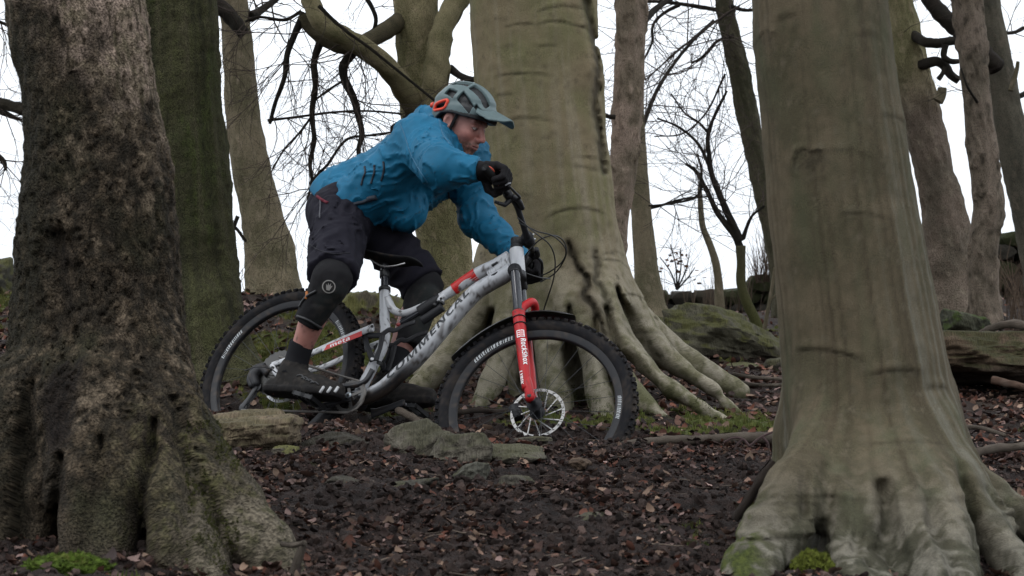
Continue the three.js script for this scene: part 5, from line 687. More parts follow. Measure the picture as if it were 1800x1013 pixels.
{ // rocker link and shock
  for (const s of [1, -1]) { const k = (a, b) => off(B(a, b, 0.044), BN, s > 0 ? 0 : -0.088); const L = part('rocker_link', paint(merge([tube([k(640, 590), k(646, 610), k(655, 634)], [0.013, 0.011, 0.013], 12, { flat: 0.5, up: BE1.clone() }), tube([k(672, 590), k(668, 612), k(660, 634)], [0.012, 0.010, 0.013], 12, { flat: 0.5, up: BE1.clone() }), tube([k(640, 590), k(672, 590)], [0.012, 0.012], 12, { flat: 0.5, up: BE2.clone() }), tube(curvePts([k(672, 588), k(684, 580), k(694, 581), k(712, 572), k(730, 566)], 20), [0.011, 0.009], 12, { flat: 0.5, up: BE2.clone() })]), BLK), M_dark, BIKE); if (s > 0) part('pivot_bolt', rod(off(k(656, 633), BN, 0.005), off(k(656, 633), BN, 0.010), 0.007, 14), M_steel, L); }
  const SHK = part('rear_shock', paint(tubeB([[776, 526], [755, 538], [738, 549]], [0.024, 0.024], 20), BLK), M_dark, BIKE); part('shock_shaft', tubeB([[740, 548], [726, 556], [705, 568]], 0.011, 16), M_stan, SHK); part('reservoir', paint(tubeB([[778, 540, 0.01], [755, 556, 0.01], [742, 564, 0.01]], 0.017, 16), BLK), M_dark, SHK); part('knob', rod(B(764, 536, 0.024), B(764, 536, 0.032), 0.008, 12), M_black, SHK); part('red_dial', rod(B(700, 571, 0.012), B(700, 571, 0.02), 0.008, 12), std({ color: rgb(0.2, 0.02, 0.02), roughness: 0.4 }), SHK);
}
{ // seat post and saddle
  const P = part('seat_post', tubeB([[676, 512], [676, 490], [676, 468]], 0.0155, 18), M_stan, BIKE); part('clamp', merge([rod(B(676, 507), B(676, 513), 0.0235, 22), rod(B(676, 478), B(676, 488), 0.0195, 20), rod(B(676, 466), B(676, 472), 0.018, 18)]), M_black, P);
  const pts = curvePts([[636, 444], [655, 451], [680, 457], [706, 459], [725, 459], [740, 464]].map(([a, b]) => B(a, b)), 24);
  const SD = part('saddle', paint(tube(pts, (t) => interp([[0, 0.004], [0.08, 0.012], [0.35, 0.014], [0.7, 0.0095], [0.95, 0.008], [1, 0.003]], t), 20, { up: BE2.clone(), flat: 4.2 }), dirty([0.014, 0.014, 0.015], 0.5, 11)), M_rubber, BIKE);
  for (const s of [1, -1]) part('rail', tube(curvePts([[650, 456, s * 0.02], [672, 468, s * 0.022], [690, 468, s * 0.022], [712, 463, s * 0.018]].map(([a, b, w]) => B(a, b, w)), 14), 0.0032, 8), M_steel, SD);
}
// fork: crown, stanchions, red lowers with arch, prints
{
  const FK = part('fork_crown', paint(merge([tube([S3(-0.004, -0.128, -0.065), S3(-0.004, -0.122, -0.03), S3(0, -0.118, 0), S3(-0.004, -0.122, 0.03), S3(-0.004, -0.128, 0.065)], 0.026, 18), rod(S3(0, -0.135, 0), S3(0, -0.105, 0), 0.029, 20)]), BLK), M_dark, BIKE);
  const top = SP(906, 487, 0.062), mid = SP(911.5, 549, 0.062), low = SP(926, 685, 0.062), drop = SP(931.5, 699, 0.062);
  for (const s of [1, -1]) {
    const sh = (p) => off(p, SN, s > 0 ? 0 : -0.124), tp = sh(off(top, SY, 0.02));
    part('stanchion', rod(tp, sh(off(mid, SY, -0.03)), 0.0178, 24), M_stan, FK); part('top_cap', rod(tp, off(tp, SY, 0.006), 0.0185, 20), M_black, FK);
    const L = part('lower_leg', paint(merge([tube(curvePts([sh(mid), sh(off(mid, SY, -0.012)), sh(mid.clone().lerp(low, 0.3)), sh(mid.clone().lerp(low, 0.7)), sh(low)], 30), (t) => interp([[0, 0.0235], [0.06, 0.0245], [0.3, 0.0225], [0.75, 0.0205], [1, 0.017]], t), 26), tube([sh(off(low, SY, 0.05)), sh(off(off(low, SX, 0.006), SY, 0.01)), sh(drop)], [0.017, 0.0185, 0.016], 18), rod(sh(off(drop, SN, -0.012)), sh(off(drop, SN, 0.013)), 0.0175, 20)]), dirty(REDC, 0.36, 12)), M_gloss, FK);
    if (s > 0) {
      part('axle_end', rod(off(drop, SN, 0.012), off(drop, SN, 0.016), 0.0075, 16), M_black, L);
      part('wiper_seal', rod(off(mid, SY, -0.001), off(mid, SY, 0.006), 0.0215, 22), M_black, L);
      const a = mid.clone().lerp(low, 0.27), b = mid.clone().lerp(low, 0.97), axis = []; for (let i = 0; i <= 12; i++) axis.push(a.clone().lerp(b, i / 12));
      const t = canvasTex(1024, 200, (g, W, H) => { g.clearRect(0, 0, W, H); g.fillStyle = '#e9e6e4'; g.fillRect(4, 40, 132, 116); g.fillStyle = '#b51d1c'; for (let i = 0; i < 3; i++) { g.fillRect(20 + i * 38, 52, 26, 38); g.fillRect(20 + i * 38, 104, 26, 40); } g.fillRect(4, 92, 132, 8); g.fillStyle = '#ece9e7'; g.save(); g.translate(160, 62); g.font = 'bold 96px sans-serif'; g.scale(1.12, 1.15); g.fillStyle = '#e4e0de'; g.fillText('RockShox', 0, 36); g.restore(); g.font = 'bold italic 92px sans-serif'; g.save(); g.translate(740, 188); g.scale(0.98, 0.86); g.fillText('LYRIK', 0, 0); g.restore(); speckle(g, W, H, 40, 9, '120,20,20'); });
      decal('fork_lettering', axis, (q) => 0.0231 - 0.0022 * q, V().addVectors(SN, SX.clone().multiplyScalar(0.05)), 1.15, t, L);
      for (const q of [0.075, 0.165]) part('cable_tie', rod(mid.clone().lerp(low, q), mid.clone().lerp(low, q + 0.012), 0.0252, 22), M_black, L);
    }
  }
  const ma = off(mid, SN, -0.006), arch = curvePts([off(ma, SY, -0.02), off(off(ma, SY, 0.016), SX, 0.012), S3(0.044, -0.262, 0.036), S3(0.05, -0.252, 0), S3(0.044, -0.262, -0.036), off(off(off(ma, SN, -0.112), SY, 0.016), SX, 0.012), off(off(ma, SN, -0.112), SY, -0.02)], 40);
  part('fork_arch', paint(tube(arch, 0.0155, 16), dirty(REDC, 0.5, 13)), M_gloss, FK);
  // brake calliper on the far leg
  const cal = off(FHub, SN, -0.05); part('brake_calliper', paint(merge([tube([off(off(cal, SX, -0.075), SY, 0.0), off(off(cal, SX, -0.085), SY, 0.05)], 0.022, 12), rod(off(off(cal, SX, -0.08), SY, 0.055), off(off(cal, SX, -0.082), SY, 0.075), 0.006, 8)]), BLK), M_dark, FK);
  // front mudguard
  const GU = []; { const pos = [], idx = [], uv = [], n = 40, m = 10; for (let i = 0; i <= n; i++) { const a = lerp(1.12, 2.42, i / n), e = sm(0, 0.08, i / n) * sm(1, 0.9, i / n); for (let j = 0; j <= m; j++) { const s = j / m * 2 - 1, w = 0.05 * (0.6 + 0.4 * e), R = 0.396 + 0.006 * Math.sin(i * 0.15) - 0.026 * s * s * (0.4 + 0.6 * e); const p = FHub.clone().addScaledVector(SX, Math.cos(a) * R).addScaledVector(SY, 0); const upv = V().crossVectors(SN, SX); p.addScaledVector(upv, Math.sin(a) * R).addScaledVector(SN, s * w); pos.push(p.x, p.y, p.z); uv.push(i / n, j / m); } } for (let i = 0; i < n; i++) for (let j = 0; j < m; j++) { const a = i * (m + 1) + j, b = a + m + 1; idx.push(a, a + 1, b, a + 1, b + 1, b); } part('mudguard', paint(geoFrom(pos, idx, uv), dirty([0.018, 0.018, 0.021], 0.45, 14)), std({ vertexColors: true, roughness: 0.38, side: THREE.DoubleSide }), BIKE); }
}
// cockpit
const gripC = (s) => S3(-0.015, 0.108, s * 0.325);
{
  const ST = part('stem', paint(merge([rod(S3(0, 0, 0), S3(0, 0.018, 0), 0.0235, 22), rod(S3(0, 0.018, 0), S3(0, 0.05, 0), 0.0195, 20), tube([S3(0, 0.034, 0), S3(0.03, 0.037, 0)], [0.021, 0.018], 16), rod(S3(0.047, 0.038, -0.024), S3(0.047, 0.038, 0.024), 0.0235, 20)]), BLK), M_dark, BIKE); for (const z of [0.016, -0.016]) part('bolt', rod(S3(0.068, 0.046, z), S3(0.074, 0.047, z), 0.004, 8), M_steel, ST);
  const pts = []; for (const s of [-1, 1]) { const h = [[0.047, 0.038, 0.0], [0.047, 0.039, 0.04], [0.043, 0.062, 0.1], [0.036, 0.093, 0.16], [0.018, 0.103, 0.22], [-0.015, 0.108, 0.325], [-0.034, 0.111, 0.392]].map(([x, y, z]) => S3(x, y, s * z)); s < 0 ? pts.push(...h.slice(1).reverse()) : pts.push(...h); }
  const HB = part('handlebar', paint(tube(curvePts(pts, 80), (t) => 0.0112 + 0.0048 * Math.exp(-(((t - 0.5) / 0.09) ** 2)), 18), BLK), M_dark, BIKE);
  for (const s of [1, -1]) {
    const G = part('grip', paint(rod(S3(0.003, 0.1055, s * 0.262), S3(-0.034, 0.111, s * 0.392), 0.0165, 18), [0.012, 0.012, 0.012]), M_rubber, HB);
    const L = part('brake_lever', paint(merge([rod(S3(0.02, 0.103, s * 0.205), S3(0.016, 0.104, s * 0.225), 0.018, 16), tube(curvePts([S3(0.03, 0.098, s * 0.21), S3(0.05, 0.088, s * 0.19), S3(0.055, 0.086, s * 0.14)], 10), [0.011, 0.010], 12), tube(curvePts([S3(0.045, 0.088, s * 0.195), S3(0.06, 0.078, s * 0.22), S3(0.052, 0.07, s * 0.27), S3(0.04, 0.062, s * 0.325)], 16), [0.006, 0.0045], 10)]), [0.02, 0.02, 0.022]), M_dark, HB);
    part('shift_lever', paint(merge([tube([S3(0.02, 0.09, s * 0.2), S3(0.0, 0.068, s * 0.205), S3(-0.02, 0.06, s * 0.235)], [0.012, 0.006], 10), tube([S3(-0.006, 0.075, s * 0.2), S3(-0.032, 0.075, s * 0.225)], [0.008, 0.006], 10)]), [0.02, 0.02, 0.022]), M_dark, HB);
  }
  const cab = (list, n = 40) => part('cable', tube(curvePts(list.map(([a, b, d]) => at(a, b, d + 0.36)), n), 0.0026, 8), M_black, BIKE);
  cab([[912, 392, 7.86], [930, 400, 7.78], [948, 408, 7.72], [968, 413, 7.74], [984, 424, 7.8], [995, 441, 7.9], [987, 462, 8.0], [966, 478, 8.06], [948, 486, 8.1]]);
  cab([[910, 383, 7.84], [925, 396, 7.78], [944, 412, 7.72], [964, 428, 7.74], [975, 452, 7.8], [974, 486, 7.86], [964, 520, 7.92], [955, 548, 7.98], [948, 580, 7.98]]);
  cab([[868, 481, 8.09], [871, 470, 8.06], [879, 464, 8.0], [900, 469, 7.94], [926, 481, 7.92], [948, 488, 7.96], [967, 490, 8.05]]);
  cab([[915, 470, 8.12], [922, 452, 8.0], [934, 436, 7.9], [952, 420, 7.82], [970, 414, 7.8], [986, 419, 7.86], [995, 434, 7.94], [994, 452, 8.0], [976, 480, 8.06], [950, 496, 8.1]]);
}
// drive train
{
  const cr = B(615, 697, 0.05), ce = B(561, 717, 0.08), rA = V().subVectors(ce, B(615, 697, 0.08));
  const basis = new THREE.Matrix4().makeBasis(BE1, BE2, BN);
  const CR = (() => { const sh = new THREE.Shape(), n = 32; for (let i = 0; i <= n * 4; i++) { const a = i / (n * 4) * 2 * Math.PI, r = 0.0655 + (i % 4 < 2 ? 0.0025 : -0.0015); i ? sh.lineTo(Math.cos(a) * r, Math.sin(a) * r) : sh.moveTo(r, 0); } const h = new THREE.Path(); h.absarc(0, 0, 0.052, 0, Math.PI * 2, true); sh.holes.push(h); const g = new THREE.ExtrudeGeometry(sh, { depth: 0.003, bevelEnabled: false }), list = [clean(g)]; for (let i = 0; i < 4; i++) { const b = new THREE.BoxGeometry(0.05, 0.012, 0.004); b.translate(0.03, 0, 0.0015); b.rotateZ(i * Math.PI / 2 + 0.5); list.push(b); } const m = merge(list); m.applyMatrix4(basis.clone().setPosition(cr)); return part('chainring', m, std({ color: rgb(0.10, 0.095, 0.09), metalness: 0.7, roughness: 0.42 }), BIKE); })();
  for (const s of [1, -1]) {
    const o = s > 0 ? B(615, 697, 0.08) : off(B(615, 697, 0.08), BN, -0.16), e = o.clone().addScaledVector(rA, s);
    const C = part('crank', paint(tube([off(o, BN, s * -0.006), o.clone().lerp(e, 0.15), o.clone().lerp(e, 0.6), e, e.clone().lerp(o, -0.06)], [0.021, 0.017, 0.013, 0.0145, 0.010], 16, { up: BE2.clone(), flat: 0.5 }), dirty([0.018, 0.018, 0.02], 0.3, 15)), M_dark, BIKE);
    if (s > 0) { part('crank_bolt', rod(off(o, BN, 0.008), off(o, BN, 0.0125), 0.0125, 18), std({ color: rgb(0.22, 0.25, 0.27), metalness: 0.7, roughness: 0.35 }), C); part('axle_hole', rod(off(o, BN, 0.0122), off(o, BN, 0.0135), 0.006, 12), M_black, C); }
    const pc = off(e, BN, s * 0.068), pg = []; for (const [x, z, lx, lz] of [[0, -0.046, 0.1, 0.008], [0, 0.046, 0.1, 0.008], [-0.046, 0, 0.008, 0.1], [0.046, 0, 0.008, 0.1], [0, 0, 0.022, 0.1]]) { const b = new THREE.BoxGeometry(lx, 0.015, lz); b.translate(x, 0, z); pg.push(b); } for (let i = 0; i < 5; i++) for (const z of [-0.045, 0.045]) { const b = new THREE.CylinderGeometry(0.0015, 0.0015, 0.026, 5); b.translate(-0.04 + i * 0.02, 0, z); pg.push(b); }
    const g = merge(pg); g.rotateZ(s > 0 ? -0.12 : 0.05); g.applyMatrix4(basis.clone().setPosition(pc)); part('pedal', paint(g, [0.018, 0.018, 0.019]), M_dark, BIKE); part('pedal_axle', rod(e, pc, 0.007, 10), M_steel, C);
  }
  const cg = []; for (let i = 0; i < 9; i++) { const r = 0.098 - i * 0.0092, sh = new THREE.Shape(), n = 28; for (let k = 0; k <= n * 2; k++) { const a = k / (n * 2) * 2 * Math.PI, q = r + (k % 2 ? 0.002 : -0.003); k ? sh.lineTo(Math.cos(a) * q, Math.sin(a) * q) : sh.moveTo(q, 0); } const h = new THREE.Path(); h.absarc(0, 0, r - 0.02, 0, Math.PI * 2, true); sh.holes.push(h); const g = new THREE.ExtrudeGeometry(sh, { depth: 0.002, bevelEnabled: false }); g.translate(0, 0, 0.018 + i * 0.0038); cg.push(clean(g)); }
  const cas = merge(cg); cas.applyMatrix4(basis.clone().setPosition(RH)); part('cassette', cas, std({ color: rgb(0.06, 0.058, 0.055), metalness: 0.6, roughness: 0.45 }), BIKE);
  const jy = off(RH, BN, 0.045), L = (x, y, c = jy) => c.clone().addScaledVector(BE1, x).addScaledVector(BE2, y), D1 = L(-0.055, -0.075), D2 = L(-0.085, -0.165);
  const DR = part('rear_derailleur', paint(merge([tube(curvePts([L(-0.018, -0.02), L(-0.06, 0.0), L(-0.085, -0.03), D1], 14), [0.016, 0.019, 0.022, 0.017], 14), tube(curvePts([L(-0.055, 0.02), L(-0.095, 0.0), L(-0.10, -0.05), L(-0.075, -0.08)], 12), [0.007, 0.012, 0.014, 0.01], 12)]), dirty([0.02, 0.02, 0.022], 0.3, 16)), M_dark, BIKE);
  part('derailleur_cage', paint(merge([tube([D1, D1.clone().lerp(D2, 0.5), D2], [0.011, 0.007, 0.012], 10, { up: BE1.clone(), flat: 0.4 }), tube([off(D1, BN, -0.014), off(D2, BN, -0.014)], [0.010, 0.010], 10, { up: BE1.clone(), flat: 0.4 })]), [0.05, 0.05, 0.052]), M_dark, DR); for (const p of [D1, D2]) part('jockey_wheel', rod(off(p, BN, -0.010), off(p, BN, -0.003), 0.018, 14), M_black, DR);
  const chn = [L(0.0, 0.058), cr.clone().addScaledVector(BE2, 0.066).addScaledVector(BE1, -0.01)], low = [cr.clone().addScaledVector(BE2, -0.066).addScaledVector(BE1, -0.004), off(D2, BE2, -0.014)], arc = []; for (let i = 0; i <= 16; i++) { const a = Math.PI / 2 - i / 16 * Math.PI + 0.05; arc.push(cr.clone().addScaledVector(BE1, Math.cos(a) * 0.067).addScaledVector(BE2, Math.sin(a) * 0.067)); }
  part('chain', paint(tube([chn[0], ...[0.2, 0.4, 0.6, 0.8].map((t) => chn[0].clone().lerp(arc[0], t)), ...arc, ...[0.25, 0.5, 0.75].map((t) => arc[16].clone().lerp(low[1], t)), low[1]], 0.0045, 8, { wob: (p, a, t) => 0.3 * Math.sin(t * 420) }), dirty([0.13, 0.12, 0.11], 0.2, 17)), M_dark, BIKE);
  part('cable', tube(curvePts([[430, 652, 8.55], [452, 645, 8.5], [474, 648, 8.5], [486, 656, 8.5]].map(([a, b, d]) => at(a, b, d)), 16), 0.0022, 6), M_black, BIKE);
}
// ---------------------------------------------------------------- the rider
const RIDER = thing('person', 'man in blue jacket, dark shorts and grey-green helmet crouched on the mountain bike', 'person', off(B(561, 717, 0.08), BN, 0.068));
const J = {}; for (const [k, a] of Object.entries({ pelvis: [632, 368, 0], hipR: [600, 380, 0.11], hipL: [655, 394, -0.09], kneeR: [584, 490, 0.31], ankR: [522, 632, 0.16], kneeL: [746, 505, -0.2], ankL: [684, 668, -0.15], mid: [690, 318, 0.01], chest: [748, 282, 0.03], shR: [738, 252, 0.2], shL: [815, 275, -0.17], elR: [776, 296, 0.37], wrR: [840, 299, 0.335], elL: [840, 384, -0.29], wrL: [925, 466, -0.335], neck: [776, 228, 0.02], head: [811, 218, 0.03] })) J[k] = B(...a);
const HF = V(Math.cos(0.42) * Math.cos(0.54), -Math.sin(0.42), Math.cos(0.42) * Math.sin(0.54)).normalize(), HU = V(0.03, 1, -0.06).addScaledVector(HF, -V(0.03, 1, -0.06).dot(HF)).normalize(), HR = V().crossVectors(HF, HU);
const headM = new THREE.Matrix4().makeBasis(HF, HU, HR).setPosition(J.head), toHead = headM.clone().invert();
const SKIN = [0.36, 0.162, 0.130];
function box(pts, pad) { const lo = V(1e9, 1e9, 1e9), hi = V(-1e9, -1e9, -1e9); for (const p of pts) { lo.min(p); hi.max(p); } return [lo.addScalar(-pad), hi.addScalar(pad)]; }
const chainD = (x, y, z, c, k = 0.03) => { let d = 9; for (let i = 1; i < c.length; i++) d = smin(d, cap(x, y, z, c[i - 1][0], c[i][0], c[i - 1][1], c[i][1]), k); return d; };
// hands: palm, four bent fingers and a thumb closed round the grip
const handChains = (s, g = 0) => { const H = (x, y, z) => S3(-0.012, 0.108, 0).addScaledVector(SX, x - 0.0085 * 0).addScaledVector(SY, y).addScaledVector(SN, s * z); const wr = s > 0 ? J.wrR : J.wrL, ch = []; const zs = [0.288, 0.310, 0.332, 0.352], ln = [0.98, 1.05, 1, 0.84]; for (let i = 0; i < 4; i++) { const z = zs[i], l = ln[i]; ch.push([[H(0.016, 0.038, z), 0.0125 + g], [H(0.016 + 0.034 * l, 0.016, z), 0.0105 + g], [H(0.016 + 0.024 * l, -0.022 * l, z), 0.0095 + g], [H(0.002, -0.030 * l, z + 0.001), 0.0085 + g]]); }
  const palm = zs.map((z, i) => [[wr.clone().lerp(H(-0.03, 0.03, z), 0.35), 0.024 + g], [H(-0.02, 0.034, z), 0.019 + g], [H(0.016, 0.036, z), 0.0135 + g]]); const thumb = [[H(-0.036, 0.022, 0.29), 0.017 + g], [H(-0.034, -0.008, 0.276), 0.0125 + g], [H(-0.012, -0.028, 0.266), 0.0105 + g], [H(0.010, -0.026, 0.268), 0.009 + g]];
  return { fingers: ch, palm, thumb, wr }; };
const handD = (h, x, y, z) => { let d = 9; for (const p of h.palm) d = smin(d, chainD(x, y, z, p, 0.012), 0.015); for (const f of h.fingers) d = Math.min(d, chainD(x, y, z, f, 0.004)); return smin(d, chainD(x, y, z, h.thumb, 0.006), 0.008); };
// the body: one continuous surface with head and legs
{
  const h1 = handChains(1), h2 = handChains(-1), toeR = B(586, 690, 0.148), heelR = B(482, 686, 0.148), toeL = B(752, 698, -0.148), heelL = B(655, 706, -0.148), calfR = J.kneeR.clone().lerp(J.ankR, 0.33).add(V(-0.02, 0, -0.012)), calfL = J.kneeL.clone().lerp(J.ankL, 0.33);
  const base = (x, y, z) => {
    let d = chainD(x, y, z, [[J.pelvis, 0.12], [J.mid, 0.105], [J.chest, 0.125], [J.neck, 0.06]], 0.06);
    d = smin(d, chainD(x, y, z, [[J.neck, 0.058], [J.head.clone().addScaledVector(HF, -0.03).addScaledVector(HU, -0.03), 0.056]]), 0.02);
    for (const [s, e, w] of [['shR', 'elR', 'wrR'], ['shL', 'elL', 'wrL']]) d = smin(d, chainD(x, y, z, [[J.chest, 0.1], [J[s], 0.058], [J[e], 0.042], [J[w], 0.027]], 0.02), 0.03);
    d = smin(d, chainD(x, y, z, [[J.hipR, 0.09], [J.kneeR, 0.058], [J.ankR, 0.031], [heelR, 0.014]], 0.02), 0.04); d = smin(d, cap(x, y, z, heelR, toeR, 0.016, 0.014), 0.02); d = smin(d, cap(x, y, z, calfR, J.ankR, 0.049, 0.029), 0.02);
    d = smin(d, chainD(x, y, z, [[J.hipL, 0.09], [J.kneeL, 0.058], [J.ankL, 0.031], [heelL, 0.014]], 0.02), 0.04); d = smin(d, cap(x, y, z, heelL, toeL, 0.016, 0.014), 0.02); d = smin(d, cap(x, y, z, calfL, J.ankL, 0.053, 0.030), 0.02);
    return smin(d, Math.min(handD(h1, x, y, z), handD(h2, x, y, z)), 0.01);
  };
  const [lo, hi] = box([...Object.values(J), toeR, toeL, heelR, heelL, gripC(1), gripC(-1)], 0.15);
  const bodyG = nets(base, lo, hi, 0.0125, (x, y, z) => { const n = fbm(x * 30, y * 30, z * 30, 3), mudS = clamp((N(x * 70, y * 70, z * 70) - 0.62) * 8); return mix3(SKIN.map((v, i) => v * (1 + 0.18 * n * (i ? 1.2 : 0.6))), MUD, mudS * 0.8); });
  // head in its own axes: x to the face, y up, z to the man's right
  const P = V();
  const head = (x, y, z) => {
    const a = Math.abs(z);
    let d = ell(x, y, z, -0.014, 0.045, 0, 0.098, 0.088, 0.077);
    d = smin(d, ell(x, y, z, 0.030, -0.020, 0, 0.066, 0.085, 0.062), 0.03); d = smin(d, ell(x, y, z, 0.032, -0.068, 0, 0.055, 0.043, 0.051), 0.025); d = smin(d, ell(x, y, z, 0.077, -0.098, 0, 0.021, 0.019, 0.025), 0.022);
    d = smin(d, cap(x, y, a, { x: 0.089, y: 0.031, z: 0.006 }, { x: 0.079, y: 0.030, z: 0.044 }, 0.0105, 0.009), 0.015); d = smin(d, ell(x, y, a, 0.066, -0.022, 0.040, 0.025, 0.024, 0.022), 0.02);
    d = -smin(-d, ell(x, y, a, 0.103, 0.005, 0.032, 0.021, 0.014, 0.019), 0.012); d = smin(d, ell(x, y, a, 0.0795, 0.005, 0.032, 0.0125, 0.0125, 0.0145), 0.003);
    d = smin(d, cap(x, y, a, { x: 0.0885, y: 0.0135, z: 0.020 }, { x: 0.084, y: 0.012, z: 0.043 }, 0.0035, 0.003), 0.004);
    d = smin(d, cap(x, y, z, { x: 0.092, y: 0.018, z: 0 }, { x: 0.119, y: -0.026, z: 0 }, 0.0085, 0.0125), 0.012); d = smin(d, cap(x, y, a, { x: 0.104, y: -0.034, z: 0.006 }, { x: 0.100, y: -0.033, z: 0.0135 }, 0.009, 0.007), 0.007);
    d = smin(d, ell(x, y, z, 0.087, -0.062, 0, 0.022, 0.022, 0.030), 0.014); d = smin(d, cap(x, y, a, { x: 0.1065, y: -0.0565, z: 0 }, { x: 0.097, y: -0.061, z: 0.023 }, 0.0055, 0.002), 0.006); d = smin(d, cap(x, y, a, { x: 0.1045, y: -0.0685, z: 0 }, { x: 0.097, y: -0.066, z: 0.021 }, 0.0062, 0.002), 0.006);
    d = -smin(-d, cap(x, y, a, { x: 0.112, y: -0.0625, z: 0 }, { x: 0.1, y: -0.0635, z: 0.024 }, 0.0022, 0.0015), 0.003);
    const ex = x + 0.010, ey = y + 0.006 + 0.25 * ex; let ear = ell(ex, ey, a, 0, 0, 0.079 - 0.25 * ex, 0.0215, 0.034, 0.0085); ear = Math.max(ear, -ell(ex, ey, a, 0.003, -0.002, 0.090 - 0.25 * ex, 0.012, 0.021, 0.010)); d = smin(d, ear, 0.006);
    return smin(d, cap(x, y, z, { x: -0.03, y: -0.03, z: 0 }, { x: -0.07, y: -0.15, z: 0 }, 0.056, 0.06), 0.03);
  };
  const headG = nets(head, V(-0.13, -0.16, -0.1), V(0.15, 0.15, 0.1), 0.0027, (x, y, z) => {
    const a = Math.abs(z), n = fbm(x * 60, y * 60, z * 60, 3); let k = SKIN.slice(); k = mix3(k, [0.50, 0.19, 0.155], clamp(Math.exp(-(((x - 0.07) / 0.03) ** 2 + ((y + 0.028) / 0.022) ** 2 + ((a - 0.045) / 0.02) ** 2)) * 0.9 + Math.exp(-(((x - 0.12) / 0.02) ** 2 + ((y + 0.028) / 0.018) ** 2)) * 0.8));
    const beard = clamp(sm(-0.035, -0.06, y) * sm(0.0, 0.02, x + 0.03) * (0.75 + n) - 0.9 * Math.exp(-(((y + 0.0625) / 0.010) ** 2 + ((a) / 0.026) ** 2) * 1.2)) * sm(-0.145, -0.115, y); k = mix3(k, [0.092, 0.047, 0.033], beard * 0.95);
    const mo = Math.exp(-(((y + 0.049) / 0.006) ** 2)) * sm(0.03, 0.02, a) * sm(0.09, 0.1, x); k = mix3(k, [0.11, 0.06, 0.042], mo * 0.6);
    const lip = Math.exp(-(((y + 0.0625) / 0.0085) ** 2)) * sm(0.025, 0.018, a) * sm(0.094, 0.1, x); k = mix3(k, [0.25, 0.075, 0.065], lip * 0.8); k = mix3(k, [0.05, 0.02, 0.018], Math.exp(-(((y + 0.0628) / 0.0022) ** 2)) * sm(0.024, 0.018, a) * sm(0.094, 0.1, x));
    const brow = Math.exp(-(((y - 0.0325 + 0.25 * Math.max(0, a - 0.035)) / 0.0055) ** 2)) * sm(0.052, 0.045, a) * sm(0.010, 0.017, a) * sm(0.06, 0.07, x); k = mix3(k, [0.075, 0.042, 0.028], brow * (0.75 + 0.4 * n));
    const e = Math.hypot((y - 0.0045) / 0.0052, (a - 0.032) / 0.0125); if (x > 0.07 && e < 1) k = Math.hypot(y - 0.0045, a - 0.031 - 0.004 * Math.sign(-z)) < 0.0052 ? [0.03, 0.028, 0.03] : [0.40, 0.34, 0.32]; else if (x > 0.07 && e < 1.35) k = mix3(k, [0.06, 0.03, 0.025], 0.75); k = mix3(k, [0.2, 0.085, 0.07], x > 0.06 ? 0.5 * Math.exp(-(((y + 0.010) / 0.007) ** 2 + ((a - 0.03) / 0.016) ** 2)) : 0);
    const hair = sm(-0.005, -0.03, x) * sm(-0.05, -0.02, y) + sm(0.062, 0.075, y) + sm(0.018, 0.0, Math.abs(x - 0.012)) * sm(0.06, 0.068, a) * sm(-0.05, -0.02, y); if (a < 0.079) k = mix3(k, [0.045, 0.026, 0.017], clamp(hair) * 0.9); return k.map((v) => v * (1 + 0.1 * n)); });
  headG.applyMatrix4(headM);
  part('body', merge([bodyG, headG]), new THREE.MeshPhysicalMaterial({ vertexColors: true, roughness: 0.55 }), RIDER);
}
const JACKET = [0.007, 0.108, 0.200];
const ridge = (v) => 1 - Math.abs(v) * 2.2;
